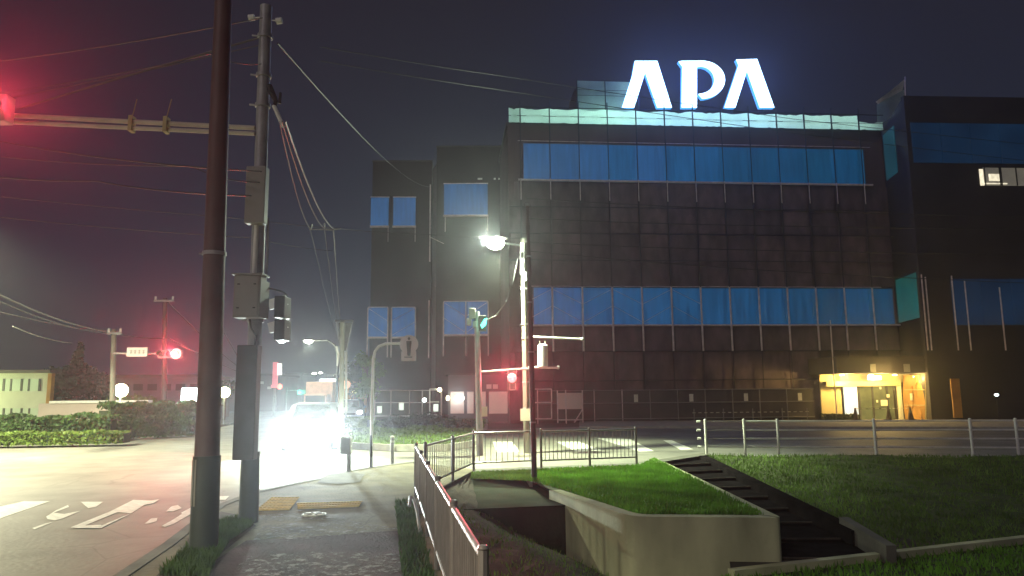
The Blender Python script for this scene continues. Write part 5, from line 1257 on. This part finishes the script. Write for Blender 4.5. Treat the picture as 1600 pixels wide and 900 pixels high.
# ---------------------------------------------------------------- car facing the camera
cY = 23.6
cx = (at(425, 665, Y=cY).x + at(505, 665, Y=cY).x)/2
def car_(loc, rz, label, name, body, lit=True):
    t = thing(name, (0, 0, 0), label, 'car', None)
    # side profile (y forward = -Y), lower body
    prof = [(-2.0, .30), (-2.05, .55), (-1.98, .78), (-1.15, .95), (-.45, 1.45), (.9, 1.5), (1.75, 1.35), (2.0, .95), (2.05, .5), (2.0, .28)]
    secs = ((.0, 1.0), (.55, 1.0), (.78, .985), (.84, .94))
    vs = []; n = len(prof)
    for sgn in (-1, 1):
        for (xw, sc2) in secs:
            for (y, z) in prof:
                tz = max(0, z-.95); vs.append(Vector((sgn*(xw-(.22*tz if xw > .5 else 0)), y*sc2, .28+(z-.28)*(1 if xw < .8 else .97))))
    fs = []
    for sgn in (0, 1):
        for s_ in range(3):
            for i in range(n):
                a = (sgn*4+s_)*n+i; b = (sgn*4+s_)*n+(i+1) % n; fs.append((a, b, b+n, a+n) if sgn else (a, a+n, b+n, b))
        fs.append(tuple((sgn*4+3)*n+i for i in range(n)))
    mb = MB(); mb.add(vs, fs); mb.build('body', M[body], t, smooth=True)
    mb = MB(); mb.poly([(-.62, -1.17, .99), (.62, -1.17, .99), (.55, -.52, 1.43), (-.55, -.52, 1.43)], (0, -.02, .012)); mb.build('windshield', M['glass'], t)
    for s_ in (-1, 1):
        mb = MB(); mb.poly([(s_*.845, -.9, 1.0), (s_*.845, 1.4, 1.0), (s_*.735, 1.1, 1.36), (s_*.735, -.35, 1.36)], (s_*.02, 0, .004)); mb.build('side_window', M['glass'], t)
        for y in (-1.3, 1.3):
            mb = MB(); mb.tube([(s_*.70, y, .31), (s_*.86, y, .31)], .31, 20); wh = mb.build('wheel', M['rubber'], t, smooth=True)
            mb = MB(); mb.tube([(s_*.86, y, .31), (s_*.875, y, .31)], .19, 14); mb.build('rim', M['galv'], wh)
        mb = MB(); mb.ball((s_*.68, -2.02, .68), (.15, .07, .09), 14, 8); mb.build('headlight', M['head'] if lit else M['galv'], t, smooth=True)
        mb = MB(); mb.ball((s_*.94, -.62, 1.02), (.09, .05, .07), 10, 6); mb.build('mirror', M[body], t, smooth=True)
        if lit: light('headlight_beam', (s_*.68, -2.2, .68), 4200, (.85, 1, .96), t, kind='SPOT', r=.07, rot=(R(79), 0, PI+R(5)), size=R(62), blend=.7)
    mb = MB(); mb.box((0, -2.06, .58), (.8, .03, .12)); mb.build('grille', M['black'], t)
    mb = MB(); mb.box((0, -2.08, .42), (.33, .02, .16)); mb.build('number_plate', M['white_pipe'], t)
    mb = MB(); mb.box((0, -2.03, .33), (1.6, .06, .06)); mb.build('bumper_lip', M['black'], t)
    t.location = loc; t.rotation_euler = (0, 0, rz)
    return t
c1 = car_((cx, cY+2.05, RZ), R(9), 'car facing the camera with blazing white headlights on the main road', 'car', 'car')
# light glare sources at the headlights
# queue behind
c2_ = copy_tree(c1); c2_.location = (at(548, 640, Y=50).x, 50, RZ); c2_['label'] = 'second car waiting far behind near the corner tree'
for ch_ in list(c2_.children):
    if ch_.type == 'LIGHT': bpy.data.objects.remove(ch_)
c1['group'] = c2_['group'] = 'cars on the main road'
# truck
tY = 58; q = at(497, 640, Y=tY)
t = thing('truck', (q.x, tY, RZ), 'orange lit box truck beyond the bright headlights', 'truck')
qx = q.x
mb = MB(); mb.box((qx, tY+2.2, 1.75), (2.1, 4.0, 2.0)); mb.build('cargo_box', M['truck'], t, bevel=.03)
mb = MB(); mb.box((qx, tY-.35, 1.15), (1.8, 1.1, 1.3)); mb.build('cab', M['truck'], t, bevel=.08)
mb = MB(); mb.box((qx, tY-.92, 1.4), (1.5, .04, .55)); mb.build('windshield', M['glass'], t)
for s_ in (-1, 1):
    mb = MB(); mb.ball((qx+s_*.7, tY-.93, .75), (.13, .05, .1)); mb.build('headlight', M['lamp_warm'], t)
    for y in (0, 3.2):
        mb = MB(); mb.tube([(qx+s_*.75, tY+y, .3), (qx+s_*1.0, tY+y, .3)], .4, 14); mb.build('wheel', M['rubber'], t)

# ---------------------------------------------------------------- distant street furniture and buildings
def dist_building(px0, px1, pyt, Y, label, m, wins=(), name='distant_building'):
    pl = Plane((at(px0, 630, Y=Y).x, Y), (at(px1, 630, Y=Y).x, Y+.1)); zt = pl.hit((px0+px1)/2, pyt)[1]
    t = thing(name, pl.pt(0, 0), label, 'building'); mb = MB(); pl.box(mb, 0, pl.len, -.3, zt, -10, 0); mb.build('wall', M[m], t)
    mb = MB(); pl.box(mb, -.2, pl.len+.2, zt, zt+.3, -10.2, .2); mb.build('roof', M['roof'], t)
    for (a, b, c, d, mm) in wins:
        u0, z1 = pl.hit(a, c); u1, z0 = pl.hit(b, d); mb = MB(); pl.box(mb, u0, u1, z0, z1, 0, .08); mb.build('window', M[mm], t)
    return t
dist_building(402, 432, 588, 90, 'dim block behind the cabinets left of the red sign', 'wall_grey', [(406, 412, 596, 600, 'win_dim'), (418, 424, 604, 608, 'win_dim')])
dist_building(446, 470, 586, 120, 'dim block behind the green signal', 'wall_grey', [(450, 454, 600, 603, 'win_dim')])
dist_building(524, 572, 590, 80, 'dim reddish block behind the round orange sign', 'tarp_brown', [(548, 556, 600, 606, 'win_dim')])
dist_building(472, 525, 606, 160, 'low shops far down the main road', 'wall_grey', [(x, x+5, 615, 620, 'whitesign') for x in (474, 508, 516)])
dist_building(320, 372, 606, 95, 'low building far behind the yellowish lamp', 'wall_grey', [(352, 360, 616, 620, 'win_dim')])
# red sign
def sign_on_pole(px0, py0, px1, py1, Y, m, label, name='roadside_sign', ground=True):
    a = at(px0, py0, Y=Y); c = at(px1, py1, Y=Y); q = (a+c)/2
    t = thing(name, (q.x, Y, RZ), label, 'sign'); mb = MB(); mb.box(q, (abs(c.x-a.x), .25, abs(a.z-c.z))); mb.build('sign_face', M[m], t)
    mb = MB(); mb.tube([(q.x, Y+.2, RZ), (q.x, Y+.2, a.z)], .09, 8); mb.build('post', M['galv'], t); return t, q
t, q = sign_on_pole(427, 566, 433, 606, 80, 'redsign', 'tall red lit sign left of the green signal')
for y in (571, 577, 583): 
    mb = MB(); mb.box(at(437, y, Y=79.8), (.42, .2, .36)); mb.build('lit_character', M['whitesign'], t)
sign_on_pole(500, 592, 524, 609, 95, 'bill', 'bright white billboard above the truck', 'billboard')
t, q = sign_on_pole(424, 601, 431, 606, 60, 'redsign', 'small red lamp sign at the foot of the tall red sign')
mb = MB(); mb.ball(at(437, 604, Y=60), .22); mb.build('red_bulb', M['tail'], t)
q = at(541, 601, Y=45); t = thing('roadside_sign', (q.x, 45, 0), 'round orange sign at the small leafy tree', 'sign')
mb = MB(); mb.tube([q, q+Vector((0, .06, 0))], .25, 20); mb.build('sign_face', M['orange_round'], t); mb = MB(); mb.tube([(q.x, 45.1, 0), (q.x, 45.1, q.z)], .04, 8); mb.build('post', M['galv'], t)
q = at(468, 613, Y=75); t = thing('traffic_signal', (q.x, 75, RZ), 'small green traffic light far down the main road', 'traffic light')
mb = MB(); mb.box(q+Vector((.35, .1, 0)), (1.2, .2, .4)); mb.build('signal_housing', M['grey_box'], t); mb = MB(); mb.ball(q, (.2, .1, .2)); mb.build('lens', M['green'], t); mb = MB(); mb.tube([(q.x-1.3, 75, RZ), (q.x-1.3, 75, q.z+.5)], .08, 8); mb.tube([(q.x-1.3, 75.1, q.z+.2), (q.x+.5, 75.1, q.z+.2)], .05, 8); mb.build('post', M['galv'], t)
light('green_lamp_light', q+Vector((0, -.4, 0)), 60, (.05, 1, .6), t, r=.15)
for x, y, Y, lab, mm in ((518, 613, 85, 'cluster of cool white shop lights right of the truck', 'lamp_cool'), (522, 622, 85, 'white shop light below the cool cluster', 'lamp_cool'), (554, 612, 60, 'small white light in the leafy tree', 'lamp_warm'),
                     (547, 627, 55, 'white light low behind the slim pole', 'lamp_cool'), (497, 607, 90, 'small lamp at the left edge of the billboard', 'lamp_warm'), (663, 625, 45, 'white site lamp behind the left site fence', 'lamp_cool'),
                     (687, 609, 45.5, 'small warm lamp by the gate frame of the left site fence', 'lamp_warm')):
    q = at(x, y, Y=Y); t = thing('site_lamp', (q.x, Y, 0), lab, 'lamp', 'small distant lamps'); s_ = Y/F*3.2
    mb = MB(); mb.ball(q, (s_, s_*.6, s_)); mb.build('lamp_glass', M[mm], t, smooth=True); mb = MB(); mb.tube([(q.x, Y+.1, 0), (q.x, Y+.1, q.z)], .035, 6); mb.build('post', M['dark_metal'], t)
# distant hill of trees closing the horizon
mb = MB(); n_ = 90; top_ = []; bot_ = []
for i in range(n_):
    x = -330+i*7.5; h = 5+2.5*math.sin(i*.37)+1.8*math.sin(i*1.3)+rnd(-.6, .6); top_.append((x, 300+rnd(-4, 4), h)); bot_.append((x, 285, -1))
mb.grid(top_, bot_, 6, lambda p, u, v: p+Vector((0, rnd(-1, 1), rnd(-.6, .6)))); mb.grid(top_, [(x, y+40, -1) for x, y, z in bot_], 3)
o = mb.build('wooded_hill', M['leaf_dark'], smooth=False); struct(o)

# ---------------------------------------------------------------- haze volume, added for the glow around the lamps
m = bpy.data.materials.new('haze'); m.use_nodes = True; nt = m.node_tree; nt.nodes.clear()
out = nt.nodes.new('ShaderNodeOutputMaterial'); pv_ = nt.nodes.new('ShaderNodeVolumePrincipled')
pv_.inputs['Color'].default_value = (.85, .87, .95, 1); pv_.inputs['Density'].default_value = 0.0021; pv_.inputs['Anisotropy'].default_value = 0.85
nt.links.new(pv_.outputs[0], out.inputs['Volume'])
mb = MB(); mb.box((0, 160, 14), (1000, 480, 32)); hz = mb.build('haze', m, origin=(0, 160, -2)); tag(hz, 'thin haze added over the whole street for the glow around lamps', None, kind='stuff')
